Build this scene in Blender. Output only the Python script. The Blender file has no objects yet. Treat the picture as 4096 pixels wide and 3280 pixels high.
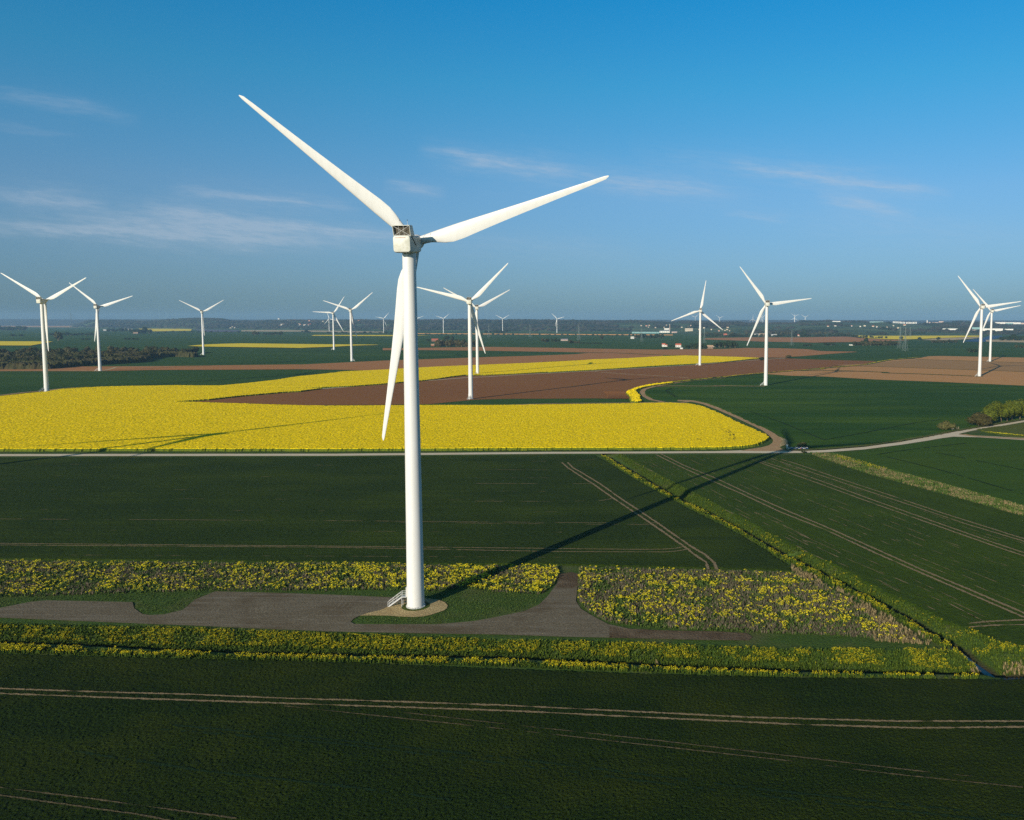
import bpy, math, random
import numpy as np
from mathutils import Vector, Matrix, Euler
from mathutils.geometry import tessellate_polygon
R = math.radians
rng = np.random.default_rng(7)
random.seed(7)
scene = bpy.context.scene
C = scene.collection

# ------------------------------------------------------------------ camera
F, PITCH, ROLL, CX, CY, HC = 3257.0, R(4.650), R(-0.075), 2475.0, 1553.0, 62.63
cam_d = bpy.data.cameras.new('camera')
cam = bpy.data.objects.new('camera', cam_d)
C.objects.link(cam)
scene.camera = cam
cam_d.sensor_fit = 'HORIZONTAL'
cam_d.sensor_width = 36.0
cam_d.lens = F / 4096 * 36.0
cam_d.shift_x = (2048 - CX) / 4096
cam_d.shift_y = (CY - 1640) / 4096
cam_d.clip_start = 0.5
cam_d.clip_end = 60000
cam.location = (0, 0, HC)
cam.rotation_euler = Euler((R(90) - PITCH, 0, 0), 'XYZ')
cam.rotation_euler = (cam.rotation_euler.to_matrix() @ Matrix.Rotation(-ROLL, 3, 'Z')).to_euler()

# ------------------------------------------------------------------ light, sky, exposure
SUN_AZ, SUN_EL = 210.0, 17.2           # where the sun stands, clockwise from +Y
sun_d = bpy.data.lights.new('sun', 'SUN')
sun = bpy.data.objects.new('sun', sun_d)
C.objects.link(sun)
sun_d.energy = 5.0
sun_d.angle = R(0.5)
sun_d.color = (1.0, 0.87, 0.68)
sdir = Vector((math.sin(R(SUN_AZ)) * math.cos(R(SUN_EL)), math.cos(R(SUN_AZ)) * math.cos(R(SUN_EL)), math.sin(R(SUN_EL))))
sun.rotation_euler = sdir.to_track_quat('Z', 'Y').to_euler()
sun.location = (-60, -100, 120)
scene.view_settings.view_transform = 'Standard'
scene.view_settings.look = 'None'
scene.view_settings.exposure = 0.2
scene.view_settings.gamma = 1.0
scene.view_settings.use_curve_mapping = False
scene.render.engine = 'CYCLES'
scene.cycles.use_denoising = False
scene.cycles.max_bounces = 6
scene.cycles.volume_bounces = 1
scene.cycles.sample_clamp_indirect = 4.0

world = bpy.data.worlds.new('World')
scene.world = world
world.use_nodes = True
W = world.node_tree
for n in list(W.nodes):
    W.nodes.remove(n)


def lin(c):
    return tuple((v / 255 / 12.92) if v / 255 <= 0.04045 else ((v / 255 + 0.055) / 1.055) ** 2.4 for v in c)


class NT:
    """small helper for writing node trees"""
    def __init__(s, tree):
        s.t = tree

    def n(s, kind, **kw):
        nd = s.t.nodes.new(kind)
        for k, v in kw.items():
            setattr(nd, k, v)
        return nd

    def l(s, a, b):
        s.t.links.new(a, b)

    def set(s, sock, v):
        if isinstance(v, bpy.types.NodeSocket):
            s.l(v, sock)
        else:
            sock.default_value = v

    def m(s, op, a, b=None, c=None, clamp=False):
        nd = s.n('ShaderNodeMath', operation=op, use_clamp=clamp)
        s.set(nd.inputs[0], a)
        if b is not None:
            s.set(nd.inputs[1], b)
        if c is not None:
            s.set(nd.inputs[2], c)
        return nd.outputs[0]

    def mix(s, f, a, b, blend='MIX'):
        nd = s.n('ShaderNodeMix', data_type='RGBA', blend_type=blend)
        s.set(nd.inputs[0], f)
        for i, v in ((6, a), (7, b)):
            if not isinstance(v, bpy.types.NodeSocket):
                v = (*v[:3], 1.0)
            s.set(nd.inputs[i], v)
        return nd.outputs[2]

    def ramp(s, f, stops, interp='LINEAR'):
        nd = s.n('ShaderNodeValToRGB')
        nd.color_ramp.interpolation = interp
        e = nd.color_ramp.elements
        while len(e) < len(stops):
            e.new(0.5)
        for el, (p, c) in zip(e, stops):
            el.position = p
            el.color = (*c, 1) if len(c) == 3 else c
        s.set(nd.inputs[0], f)
        return nd.outputs[0]

    def noise(s, vec, scale, detail=2.0, rough=0.5):
        nd = s.n('ShaderNodeTexNoise')
        s.set(nd.inputs['Vector'], vec)
        nd.inputs['Scale'].default_value = scale
        nd.inputs['Detail'].default_value = detail
        nd.inputs['Roughness'].default_value = rough
        return nd.outputs['Fac']

    def scale(s, vec, v):
        nd = s.n('ShaderNodeVectorMath', operation='MULTIPLY')
        s.set(nd.inputs[0], vec)
        nd.inputs[1].default_value = v
        return nd.outputs[0]


w = NT(W)
sky = w.n('ShaderNodeTexSky', sky_type='NISHITA', sun_disc=False)
sky.sun_elevation = R(SUN_EL)
sky.sun_rotation = R(SUN_AZ)
sky.altitude = 0
sky.air_density = 1.0
sky.dust_density = 0.6
sky.ozone_density = 2.2
tc = w.n('ShaderNodeTexCoord')
sp = w.n('ShaderNodeSeparateXYZ')
w.l(tc.outputs['Generated'], sp.inputs[0])
elev = w.m('MAXIMUM', sp.outputs[2], 0.0)
# grade of the clear evening air with height above the horizon (a deep, dry blue overhead, dull slate low down)
tint = w.ramp(elev, [(0.0, (0.23, 0.45, 0.84)), (0.035, (0.30, 0.49, 0.82)), (0.08, (0.37, 0.57, 0.84)), (0.15, (0.42, 0.69, 0.92)), (0.27, (0.20, 0.84, 1.06)), (0.37, (0.06, 0.85, 1.2)), (0.55, (0.25, 0.42, 0.50)), (1.0, (0.32, 0.38, 0.40))])
skyc = w.mix(1.0, sky.outputs[0], tint, 'MULTIPLY')
# thin cirrus: streaks laid out by direction (u = east/north, v = up/north)
ysafe = w.m('MAXIMUM', sp.outputs[1], 0.05)
U = w.m('DIVIDE', sp.outputs[0], ysafe)
V = w.m('DIVIDE', sp.outputs[2], ysafe)
cmb = w.n('ShaderNodeCombineXYZ')
w.l(w.m('MULTIPLY', U, 7.0), cmb.inputs[0])
w.l(w.m('ADD', w.m('MULTIPLY', V, 46.0), w.m('MULTIPLY', U, 5.0)), cmb.inputs[1])
n1 = w.noise(cmb.outputs[0], 1.3, 5.0, 0.62)
n2 = w.noise(cmb.outputs[0], 4.5, 5.0, 0.7)
warp = w.m('MULTIPLY', w.m('SUBTRACT', n1, 0.5), 0.035)
WISPS = [((-60, 775), (480, 835), 26, 0.75), ((-100, 905), (900, 962), 20, 1.1), ((700, 950), (1500, 990), 22, 0.5), ((590, 832), (1120, 922), 22, 1.0), ((1000, 905), (1680, 962), 20, 1.0),
         ((250, 880), (1300, 965), 50, 0.6), ((-50, 378), (620, 500), 22, 0.38), ((690, 767), (1480, 846), 16, 0.8), ((1540, 748), (1800, 790), 14, 0.6),
         ((1680, 605), (2320, 716), 18, 1.0), ((2250, 712), (2950, 790), 22, 0.6), ((2900, 672), (3800, 790), 15, 1.1), ((3240, 780), (3650, 880), 20, 0.75),
         ((2880, 852), (3160, 882), 12, 0.4), ((1500, 940), (2600, 1020), 40, 0.22), ((-50, 520), (380, 560), 16, 0.2), ((0, 845), (1750, 985), 46, 0.18), ((1650, 640), (3100, 800), 50, 0.28), ((2500, 620), (3700, 760), 40, 0.28), ((3000, 880), (4300, 960), 60, 0.22)]
tot = None
for (x0, y0), (x1, y1), wd, st in WISPS:
    u0, v0, u1, v1 = (x0 - CX) / F, (1288 - y0) / F, (x1 - CX) / F, (1288 - y1) / F
    L = math.hypot(u1 - u0, v1 - v0)
    cu, cv = (u1 - u0) / L, (v1 - v0) / L
    du, dv = w.m('SUBTRACT', U, u0), w.m('SUBTRACT', V, v0)
    sa = w.m('MULTIPLY_ADD', dv, cv / L, w.m('MULTIPLY', du, cu / L))
    ta = w.m('MULTIPLY_ADD', dv, cu, w.m('MULTIPLY', du, -cv))
    ta = w.m('DIVIDE', w.m('ADD', ta, warp), wd / F)
    g = w.m('DIVIDE', 1.0, w.m('ADD', 1.0, w.m('POWER', w.m('ABSOLUTE', ta), 2.4)))
    e1 = w.m('MULTIPLY', w.m('MULTIPLY', sa, w.m('SUBTRACT', 1.0, sa)), 5.0 * st, clamp=True)
    v = w.m('MULTIPLY', g, e1)
    tot = v if tot is None else w.m('ADD', tot, v)
veil = w.m('MULTIPLY', tot, w.m('MULTIPLY_ADD', n2, 1.7, -0.18, clamp=True), clamp=True)
front = w.m('GREATER_THAN', sp.outputs[1], 0.05)
veil = w.m('MULTIPLY', veil, front)
skyc = w.mix(w.m('MULTIPLY', veil, 0.44), skyc, (4.3, 4.9, 5.7))
bg = w.n('ShaderNodeBackground')
w.l(skyc, bg.inputs[0])
bg.inputs[1].default_value = 0.10
wo = w.n('ShaderNodeOutputWorld')
w.l(bg.outputs[0], wo.inputs[0])

# ------------------------------------------------------------------ geometry helpers
_c, _s = math.cos(ROLL), math.sin(ROLL)


def ray(px, py):
    a, b = px - CX, py - CY
    X = (_c * a + _s * b) / F
    u = -(-_s * a + _c * b) / F
    return np.array([X, math.cos(PITCH) + u * math.sin(PITCH), -math.sin(PITCH) + u * math.cos(PITCH)])


def G(px, py, z=0.0):
    """the point at height z that the photograph shows at (px, py)"""
    d = ray(px, py)
    t = (z - HC) / d[2]
    return np.array([d[0] * t, d[1] * t, z])


def GD(px, dist):
    """ground direction of column px, dist metres away"""
    d = ray(px, 1320)
    h = math.hypot(d[0], d[1])
    return d[0] / h * dist, d[1] / h * dist


def Z(box, pts):
    """points read off an enlarged crop (origin x, origin y, scale)"""
    ox, oy, s = box
    return [(ox + x / s, oy + y / s) for x, y in pts]


Z1, Z2, Z3, Z4, Z5, Z6 = (0, 1000, 2.877), (600, 1100, 2.877), (1200, 1100, 2.877), (1600, 1000, 2.877), (2200, 1100, 2.877), (2600, 1000, 2.877)
Z7, Z8 = (3200, 1050, 3.836), (3500, 1050, 3.451)
ZM, ZR, ZBR, ZT = (2200, 1600, 1.96), (3000, 1550, 1.967), (3000, 2200, 1.967), (2000, 2200, 1.96)


def props(o, label=None, cat=None, group=None, kind=None):
    if label: o['label'] = label
    if cat: o['category'] = cat
    if group: o['group'] = group
    if kind: o['kind'] = kind
    return o


def mesh_np(name, V, Fc, mats, fmat=None, smooth=False, parent=None):
    """mesh object from numpy arrays; Fc is a list of (n,k) index arrays"""
    me = bpy.data.meshes.new(name)
    V = np.asarray(V, np.float32)
    Fc = [np.asarray(f, np.int32) for f in (Fc if isinstance(Fc, (list, tuple)) else [Fc]) if len(f)]
    loops = np.concatenate([f.ravel() for f in Fc])
    tot = np.concatenate([np.full(len(f), f.shape[1], np.int32) for f in Fc])
    start = np.concatenate([[0], np.cumsum(tot)[:-1]]).astype(np.int32)
    me.vertices.add(len(V)); me.vertices.foreach_set('co', V.ravel())
    me.loops.add(len(loops)); me.loops.foreach_set('vertex_index', loops)
    me.polygons.add(len(tot)); me.polygons.foreach_set('loop_start', start); me.polygons.foreach_set('loop_total', tot)
    for m_ in (mats if isinstance(mats, (list, tuple)) else [mats]):
        me.materials.append(m_)
    if fmat is not None:
        me.polygons.foreach_set('material_index', np.asarray(fmat, np.int32))
    me.polygons.foreach_set('use_smooth', np.full(len(tot), smooth))
    me.update(calc_edges=True)
    o = bpy.data.objects.new(name, me)
    C.objects.link(o)
    if parent: o.parent = parent
    return o


class MB:
    """collects simple solids into one mesh"""
    def __init__(s):
        s.v, s.f, s.mi = [], [], []

    def add(s, vs, fs, m=0):
        b = len(s.v)
        s.v += [tuple(float(c) for c in v) for v in vs]
        s.f += [tuple(b + i for i in f) for f in fs]
        s.mi += [m] * len(fs)

    def box(s, x0, x1, y0, y1, z0, z1, m=0):
        s.add([(x0, y0, z0), (x1, y0, z0), (x1, y1, z0), (x0, y1, z0), (x0, y0, z1), (x1, y0, z1), (x1, y1, z1), (x0, y1, z1)],
              [(0, 3, 2, 1), (4, 5, 6, 7), (0, 1, 5, 4), (1, 2, 6, 5), (2, 3, 7, 6), (3, 0, 4, 7)], m)

    def bar(s, a, b, r, r2=None, n=8, m=0, cap=True):
        a, b = Vector(a), Vector(b)
        r2 = r if r2 is None else r2
        d = (b - a).normalized()
        up = Vector((0, 0, 1)) if abs(d.z) < 0.95 else Vector((0, 1, 0))
        x = d.cross(up).normalized(); y = d.cross(x)
        vs = []
        for p, q in ((a, r), (b, r2)):
            for i in range(n):
                t = 2 * math.pi * i / n
                vs.append(p + x * (q * math.cos(t)) + y * (q * math.sin(t)))
        fs = [(i, n + i, n + (i + 1) % n, (i + 1) % n) for i in range(n)]
        if cap:
            fs += [tuple(range(n)), tuple(range(2 * n - 1, n - 1, -1))]
        s.add(vs, fs, m)

    def loft(s, secs, m=0, cap=True):
        n = len(secs[0])
        vs = [p for q in secs for p in q]
        fs = []
        for k in range(len(secs) - 1):
            for i in range(n):
                fs.append((k * n + i, k * n + (i + 1) % n, (k + 1) * n + (i + 1) % n, (k + 1) * n + i))
        if cap:
            fs += [tuple(range(n - 1, -1, -1)), tuple((len(secs) - 1) * n + i for i in range(n))]
        s.add(vs, fs, m)

    def build(s, name, mats, parent=None, smooth=False, autosmooth=None):
        me = bpy.data.meshes.new(name)
        me.from_pydata(s.v, [], s.f)
        for m_ in (mats if isinstance(mats, (list, tuple)) else [mats]):
            me.materials.append(m_)
        me.polygons.foreach_set('material_index', s.mi)
        me.polygons.foreach_set('use_smooth', [smooth] * len(s.f))
        me.update()
        if autosmooth:
            me.set_sharp_from_angle(angle=R(autosmooth))
        o = bpy.data.objects.new(name, me)
        C.objects.link(o)
        if parent: o.parent = parent
        return o


def empty(name, loc, rz=0.0):
    o = bpy.data.objects.new(name, None)
    o.empty_display_size = 1
    C.objects.link(o)
    o.location = loc
    o.rotation_euler = (0, 0, rz)
    return o


def vnoise(x, y, scale, seed=0):
    """smooth value noise in numpy, 0..1"""
    r_ = np.random.default_rng(1000 + seed)
    T = r_.random((256, 256))
    X, Y = np.asarray(x) / scale, np.asarray(y) / scale
    xi, yi = np.floor(X).astype(int), np.floor(Y).astype(int)
    fx, fy = X - xi, Y - yi
    fx, fy = fx * fx * (3 - 2 * fx), fy * fy * (3 - 2 * fy)
    a, b = T[xi % 256, yi % 256], T[(xi + 1) % 256, yi % 256]
    c, d = T[xi % 256, (yi + 1) % 256], T[(xi + 1) % 256, (yi + 1) % 256]
    return (a * (1 - fx) + b * fx) * (1 - fy) + (c * (1 - fx) + d * fx) * fy


def inside(P, x, y):
    P = np.asarray(P)[:, :2]
    r_ = np.zeros(np.shape(x), bool)
    n = len(P)
    for i in range(n):
        x0, y0 = P[i]; x1, y1 = P[(i + 1) % n]
        if y0 == y1: continue
        c = ((y0 > y) != (y1 > y)) & (x < (x1 - x0) * (y - y0) / (y1 - y0) + x0)
        r_ ^= c
    return r_


def dist_line(P, x, y, signed=False):
    """distance to a polyline; signed: positive on the right of its direction"""
    best = np.full(np.shape(x), 1e9); sg = np.zeros(np.shape(x))
    for i in range(len(P) - 1):
        ax, ay = P[i][:2]; bx, by = P[i + 1][:2]
        dx, dy = bx - ax, by - ay
        t = np.clip(((x - ax) * dx + (y - ay) * dy) / (dx * dx + dy * dy), 0, 1)
        ex, ey = x - (ax + t * dx), y - (ay + t * dy)
        d = np.hypot(ex, ey)
        k = d < best
        best = np.where(k, d, best)
        sg = np.where(k, np.sign(ex * dy - ey * dx), sg)
    return best * sg if signed else best


# ------------------------------------------------------------------ materials
def material(name, build, rough=0.9, spec=0.1):
    m_ = bpy.data.materials.new(name)
    m_.use_nodes = True
    t = m_.node_tree
    for n_ in list(t.nodes):
        t.nodes.remove(n_)
    k = NT(t)
    b = k.n('ShaderNodeBsdfPrincipled')
    b.inputs['Roughness'].default_value = rough
    b.inputs['Specular IOR Level'].default_value = spec
    g = k.n('ShaderNodeNewGeometry')
    col, bump = build(k, g.outputs['Position'])
    k.set(b.inputs['Base Color'], col if isinstance(col, bpy.types.NodeSocket) else (*col, 1))
    if bump:
        h, dist, st = bump
        bn = k.n('ShaderNodeBump')
        bn.inputs['Strength'].default_value = st
        bn.inputs['Distance'].default_value = dist
        k.l(h, bn.inputs['Height'])
        k.l(bn.outputs[0], b.inputs['Normal'])
    o = k.n('ShaderNodeOutputMaterial')
    k.l(b.outputs[0], o.inputs[0])
    return m_


def earth(name, c0, c1, c2=None, fine=1.2, big=0.03, stretch=(1, 1, 1), bump=0.15, row=None, rough=0.95, stalk=None):
    """soil or crop: fine grain between c0 and c1, slow patches towards c2"""
    def f(k, pos):
        p = k.scale(pos, stretch)
        a = k.noise(p, fine, 3.0, 0.6)
        col = k.mix(k.ramp(a, [(0.33, (0, 0, 0)), (0.67, (1, 1, 1))]), c0, c1)
        b = k.noise(p, big, 3.0, 0.55)
        if stalk:                     # the lower part of the plants is green, only the heads are in flower
            sz = k.n('ShaderNodeSeparateXYZ'); k.l(pos, sz.inputs[0])
            hh = k.m('ADD', sz.outputs[2], k.m('MULTIPLY', a, 0.25))
            col = k.mix(k.ramp(k.m('DIVIDE', hh, 2.0), [(stalk[0], (0, 0, 0)), (stalk[1], (1, 1, 1))]), stalk[2], col)
        if c2:
            col = k.mix(k.ramp(b, [(0.42, (0, 0, 0)), (0.68, (1, 1, 1))]), col, c2)
        if row:                       # drill rows running along direction row[0] (degrees), every row[1] metres
            sx = k.n('ShaderNodeSeparateXYZ'); k.l(pos, sx.inputs[0])
            cc, ss = math.cos(R(row[0])), math.sin(R(row[0]))
            q = k.m('ADD', k.m('MULTIPLY', sx.outputs[0], -ss), k.m('MULTIPLY', sx.outputs[1], cc))
            al = k.m('ADD', k.m('MULTIPLY', sx.outputs[0], cc), k.m('MULTIPLY', sx.outputs[1], ss))
            cb = k.n('ShaderNodeCombineXYZ')
            k.l(k.m('DIVIDE', q, row[1]), cb.inputs[0]); k.l(k.m('DIVIDE', al, row[1] * 40), cb.inputs[1])
            st = k.noise(cb.outputs[0], 1.0, 3.0, 0.6)
            lo, hi = row[4:6] if len(row) > 4 else (0.35, 0.7)
            col = k.mix(k.m('MULTIPLY', k.ramp(st, [(lo, (0, 0, 0)), (hi, (1, 1, 1))]), row[2]), col, row[3])
        return col, (k.noise(p, fine * 1.7, 3.0, 0.6), 1.0, bump)
    return material(name, f, rough)


def plain(name, c, rough=0.6, spec=0.3, var=0.12, scale=3.0):
    def f(k, pos):
        a = k.noise(pos, scale, 3.0, 0.6)
        return k.mix(k.m('MULTIPLY', a, var * 2), c, tuple(v * 0.6 for v in c)), None
    return material(name, f, rough, spec)


WHEAT = ((0.026, 0.060, 0.018), (0.045, 0.092, 0.026))
M = {}
M['ground'] = earth('meadow_green', (0.042, 0.098, 0.028), (0.062, 0.135, 0.036), (0.055, 0.105, 0.035), fine=0.6, big=0.01, row=(4, 30, 0.35, (0.05, 0.085, 0.035)))
M['near_grass'] = earth('rough_grass', (0.036, 0.068, 0.0084), (0.0855, 0.1275, 0.0168), (0.0675, 0.08075, 0.018), fine=2.2, big=0.12, bump=0.6)
M['wheat_front'] = earth('front_wheat', (0.0047, 0.0138, 0.0010), (0.0202, 0.0407, 0.0040), (0.0275, 0.0418, 0.0035), fine=3.4, big=0.045, bump=0.5, row=(-5, 4, 0.35, (0.0043, 0.0127, 0.0012)))
M['wheat_mid'] = earth('young_wheat', (0.0116, 0.0285, 0.0025), (0.0371, 0.0638, 0.0055), (0.0414, 0.0673, 0.0045), fine=2.4, big=0.035, stretch=(0.6, 1, 1), bump=0.5, row=(1, 2.5, 0.50, (0.0127, 0.0296, 0.003)))
M['wheat_right'] = earth('drilled_wheat', (0.0212, 0.0484, 0.0030), (0.0551, 0.0935, 0.0065), (0.0530, 0.0913, 0.0050), fine=2.4, big=0.035, bump=0.5, row=(-63, 2.0, 0.45, (0.0212, 0.0440, 0.003)))
M['wheat_far_right'] = earth('olive_wheat', (0.0320, 0.0819, 0.0050), (0.0600, 0.1155, 0.0080), (0.0550, 0.0998, 0.0060), fine=1.8, big=0.02, bump=0.4, row=(5, 8, 0.5, (0.0240, 0.0630, 0.005)))
M['wheat_pale'] = earth('pale_grass_ley', (0.07, 0.10, 0.015), (0.13, 0.15, 0.03), (0.11, 0.12, 0.03), fine=1.5, big=0.03, bump=0.4)
M['wheat_blue'] = earth('lush_wheat', (0.0167, 0.0582, 0.0030), (0.0367, 0.0988, 0.0050), (0.0682, 0.1300, 0.0045), fine=1.4, big=0.014, stretch=(0.4, 1.6, 1), bump=0.4, row=(-1, 10, 0.5, (0.0157, 0.0520, 0.0040)))
M['soil_dark'] = earth('dark_ploughed_soil', (0.208, 0.0874, 0.02856), (0.312, 0.133, 0.042), (0.273, 0.1187, 0.0378), fine=0.8, big=0.008, stretch=(0.4, 1, 1), bump=0.3, row=(6, 14, 0.4, (0.221, 0.09025, 0.0294)))
M['soil_mid'] = earth('brown_tilled_soil', (0.375, 0.1662, 0.0575), (0.475, 0.2185, 0.075), (0.425, 0.19, 0.07), fine=0.5, big=0.006, stretch=(0.4, 1, 1), bump=0.3, row=(4, 20, 0.4, (0.35, 0.1615, 0.06)))
M['soil_light'] = earth('pale_tilled_soil', (0.46, 0.235, 0.082), (0.60, 0.325, 0.118), (0.52, 0.27, 0.10), fine=0.35, big=0.006, stretch=(0.4, 1, 1), bump=0.3, row=(2, 12, 0.5, (0.42, 0.215, 0.085)))
M['tan'] = earth('tan_stubble', (0.42, 0.33, 0.20), (0.55, 0.42, 0.24), None, fine=0.3, big=0.01, bump=0.1)
M['slate'] = earth('slate_panels', (0.09, 0.09, 0.13), (0.14, 0.13, 0.17), None, fine=0.2, big=0.01, bump=0.1)
M['rape'] = earth('rapeseed_bloom', (0.72, 0.52, 0.001), (0.92, 0.70, 0.002), None, fine=1.6, big=0.02, stretch=(0.6, 1.2, 1), bump=0.3, row=(2, 1.3, 0.55, (0.30, 0.28, 0.006), 0.56, 0.72), stalk=(0.61, 0.68, (0.10, 0.13, 0.010)))
M['rape_far'] = earth('far_rapeseed_bloom', (0.80, 0.60, 0.01), (0.90, 0.70, 0.02), None, fine=0.3, big=0.01, bump=0.2)
M['chalk'] = earth('chalk_road', (0.57, 0.495, 0.368), (0.741, 0.648, 0.496), (0.627, 0.522, 0.368), fine=2.5, big=0.1, bump=0.1)
M['dirt'] = earth('dirt_track', (0.357, 0.23, 0.119), (0.504, 0.3404, 0.182), (0.399, 0.2484, 0.133), fine=2.0, big=0.08, bump=0.2)
M['rut'] = earth('bare_rut', (0.20, 0.145, 0.078), (0.32, 0.24, 0.14), None, fine=2.5, big=0.1, bump=0.3)
M['verge_grass'] = earth('dry_verge_grass', (0.06, 0.085, 0.015), (0.15, 0.15, 0.04), (0.10, 0.12, 0.03), fine=1.2, big=0.1, bump=0.5)
M['sand'] = earth('sandy_hardstanding', (0.34, 0.2576, 0.12), (0.58, 0.4508, 0.2325), (0.4, 0.2944, 0.1425), fine=2.2, big=0.25, bump=0.4)
M['mud'] = earth('dark_mud', (0.070, 0.048, 0.028), (0.13, 0.092, 0.055), (0.17, 0.13, 0.085), fine=1.5, big=0.15, bump=0.4)


def gravel(k, pos):
    a = k.noise(pos, 2.6, 4.0, 0.7)
    col = k.mix(k.ramp(a, [(0.35, (0, 0, 0)), (0.65, (1, 1, 1))]), (0.108, 0.090, 0.060), (0.205, 0.172, 0.118))
    b = k.noise(pos, 0.07, 4.0, 0.6)
    col = k.mix(k.ramp(b, [(0.50, (0, 0, 0)), (0.66, (0.8, 0.8, 0.8))]), col, (0.110, 0.084, 0.050))
    p = k.scale(pos, (0.05, 0.9, 1))
    s_ = k.noise(p, 1.0, 3.0, 0.6)
    col = k.mix(k.ramp(s_, [(0.5, (0, 0, 0)), (0.75, (0.5, 0.5, 0.5))]), col, (0.26, 0.235, 0.19))
    # turning circles of lorries
    out = None
    for (px, py, r0) in ((950, 2440, 5.5), (1210, 2425, 9.0), (2150, 2480, 3.0), (2180, 2478, 5.5)):
        c_ = G(px, py)
        d = k.n('ShaderNodeVectorMath', operation='DISTANCE')
        k.l(k.scale(pos, (1, 1, 0)), d.inputs[0]); d.inputs[1].default_value = (c_[0], c_[1], 0)
        e = k.m('ABSOLUTE', k.m('SUBTRACT', k.m('PINGPONG', d.outputs[1], 1.1), 0.55))
        e = k.m('MULTIPLY', k.m('LESS_THAN', e, 0.16), k.m('LESS_THAN', k.m('ABSOLUTE', k.m('SUBTRACT', d.outputs[1], r0)), 1.8))
        out = e if out is None else k.m('MAXIMUM', out, e)
    out = k.m('MULTIPLY', out, k.ramp(k.noise(pos, 0.35, 2.0, 0.5), [(0.42, (0, 0, 0)), (0.6, (0.5, 0.5, 0.5))]))
    col = k.mix(k.m('MULTIPLY', out, 0.55), col, (0.30, 0.27, 0.20))
    return col, (a, 1.0, 0.25)


M['gravel'] = material('grey_gravel', gravel, 0.95)


def ditchland(k, pos):
    """rough ground: grass above, bare dark earth where the banks go down"""
    p = k.scale(pos, (1, 1, 0.4))
    a = k.noise(p, 1.9, 4.0, 0.65)
    near = k.mix(k.ramp(a, [(0.32, (0, 0, 0)), (0.68, (1, 1, 1))]), (0.030, 0.066, 0.012), (0.080, 0.135, 0.024))
    b = k.noise(pos, 0.09, 3.0, 0.6)
    near = k.mix(k.ramp(b, [(0.5, (0, 0, 0)), (0.7, (0.7, 0.7, 0.7))]), near, (0.11, 0.115, 0.045))
    sx = k.n('ShaderNodeSeparateXYZ'); k.l(pos, sx.inputs[0])
    far = k.mix(k.ramp(k.noise(k.scale(pos, (0.25, 1, 1)), 0.006, 4.0, 0.6), [(0.4, (0, 0, 0)), (0.62, (1, 1, 1))]), (0.022, 0.078, 0.010), (0.048, 0.112, 0.014))
    far = k.mix(k.m('MULTIPLY', k.noise(k.scale(pos, (0.1, 1, 1)), 0.05, 3.0, 0.6), 0.6), far, (0.040, 0.070, 0.014))
    f_ = k.ramp(k.m('DIVIDE', sx.outputs[1], 1000), [(0.50, (0, 0, 0)), (0.62, (1, 1, 1))])
    col = k.mix(f_, near, far)
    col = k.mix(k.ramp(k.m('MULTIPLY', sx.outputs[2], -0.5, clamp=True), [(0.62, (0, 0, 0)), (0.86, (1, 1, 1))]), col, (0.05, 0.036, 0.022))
    return col, (a, 1.0, 0.5)


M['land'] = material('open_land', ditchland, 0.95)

# ------------------------------------------------------------------ ditches and the ground sheet
DITCH_D = [G(*p, -0.9) for p in Z(ZM, [(440, 440), (520, 490), (640, 560), (800, 650), (960, 750), (1250, 890), (1500, 1020), (1700, 1130), (1900, 1250)]) +
           Z(ZBR, [(300, 40), (500, 150), (750, 275), (1000, 400), (1150, 480), (1300, 560), (1420, 645), (1550, 715), (1680, 790), (1760, 860), (1860, 930), (1930, 985)])]
DITCH_F = [G(*p, -1.0) for p in [(-900, 2540), (-300, 2572), (0, 2581), (313, 2588), (501, 2598), (845, 2616), (1127, 2623), (1350, 2626), (2000, 2636), (2255, 2649), (2510, 2657), (2765, 2675), (3100, 2683), (3356, 2691), (3661, 2694), (3915, 2697), (3991, 2701), (4096, 2699), (4500, 2697), (5200, 2695)]]


def Hnear(x, y):
    """height of the open ground: two drainage ditches, small unevenness"""
    z = (vnoise(x, y, 2.3, 1) - 0.5) * 0.10 + (vnoise(x, y, 0.9, 2) - 0.5) * 0.06
    near = np.clip((420 - y) / 60, 0, 1)
    z = z * near
    # along DITCH_D (running towards the camera) its right-hand side is the west bank
    s1 = dist_line(DITCH_D, x, y, True)
    wl, wr = 2.0, 5.6
    dep = 1.9
    s = s1
    west, east = np.clip(1 - (np.abs(s) - 0.35) / wl, 0, 1), np.clip(1 - (np.abs(s) - 0.35) / wr, 0, 1)
    a = np.where(s > 0, west, east)
    z1 = -dep * a ** 0.9
    s2 = dist_line(DITCH_F, x, y, True)
    south, north = np.clip(1 - (np.abs(s2) - 0.35) / 1.6, 0, 1), np.clip(1 - (np.abs(s2) - 0.35) / 6.8, 0, 1)
    b = np.where(s2 > 0, south, north)
    z2 = -dep * b ** 0.9
    return z + np.minimum(z1, z2)


def axis(spans):
    out = []
    for a, b, st in spans:
        out.append(np.arange(a, b, st))
    return np.concatenate(out)


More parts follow.
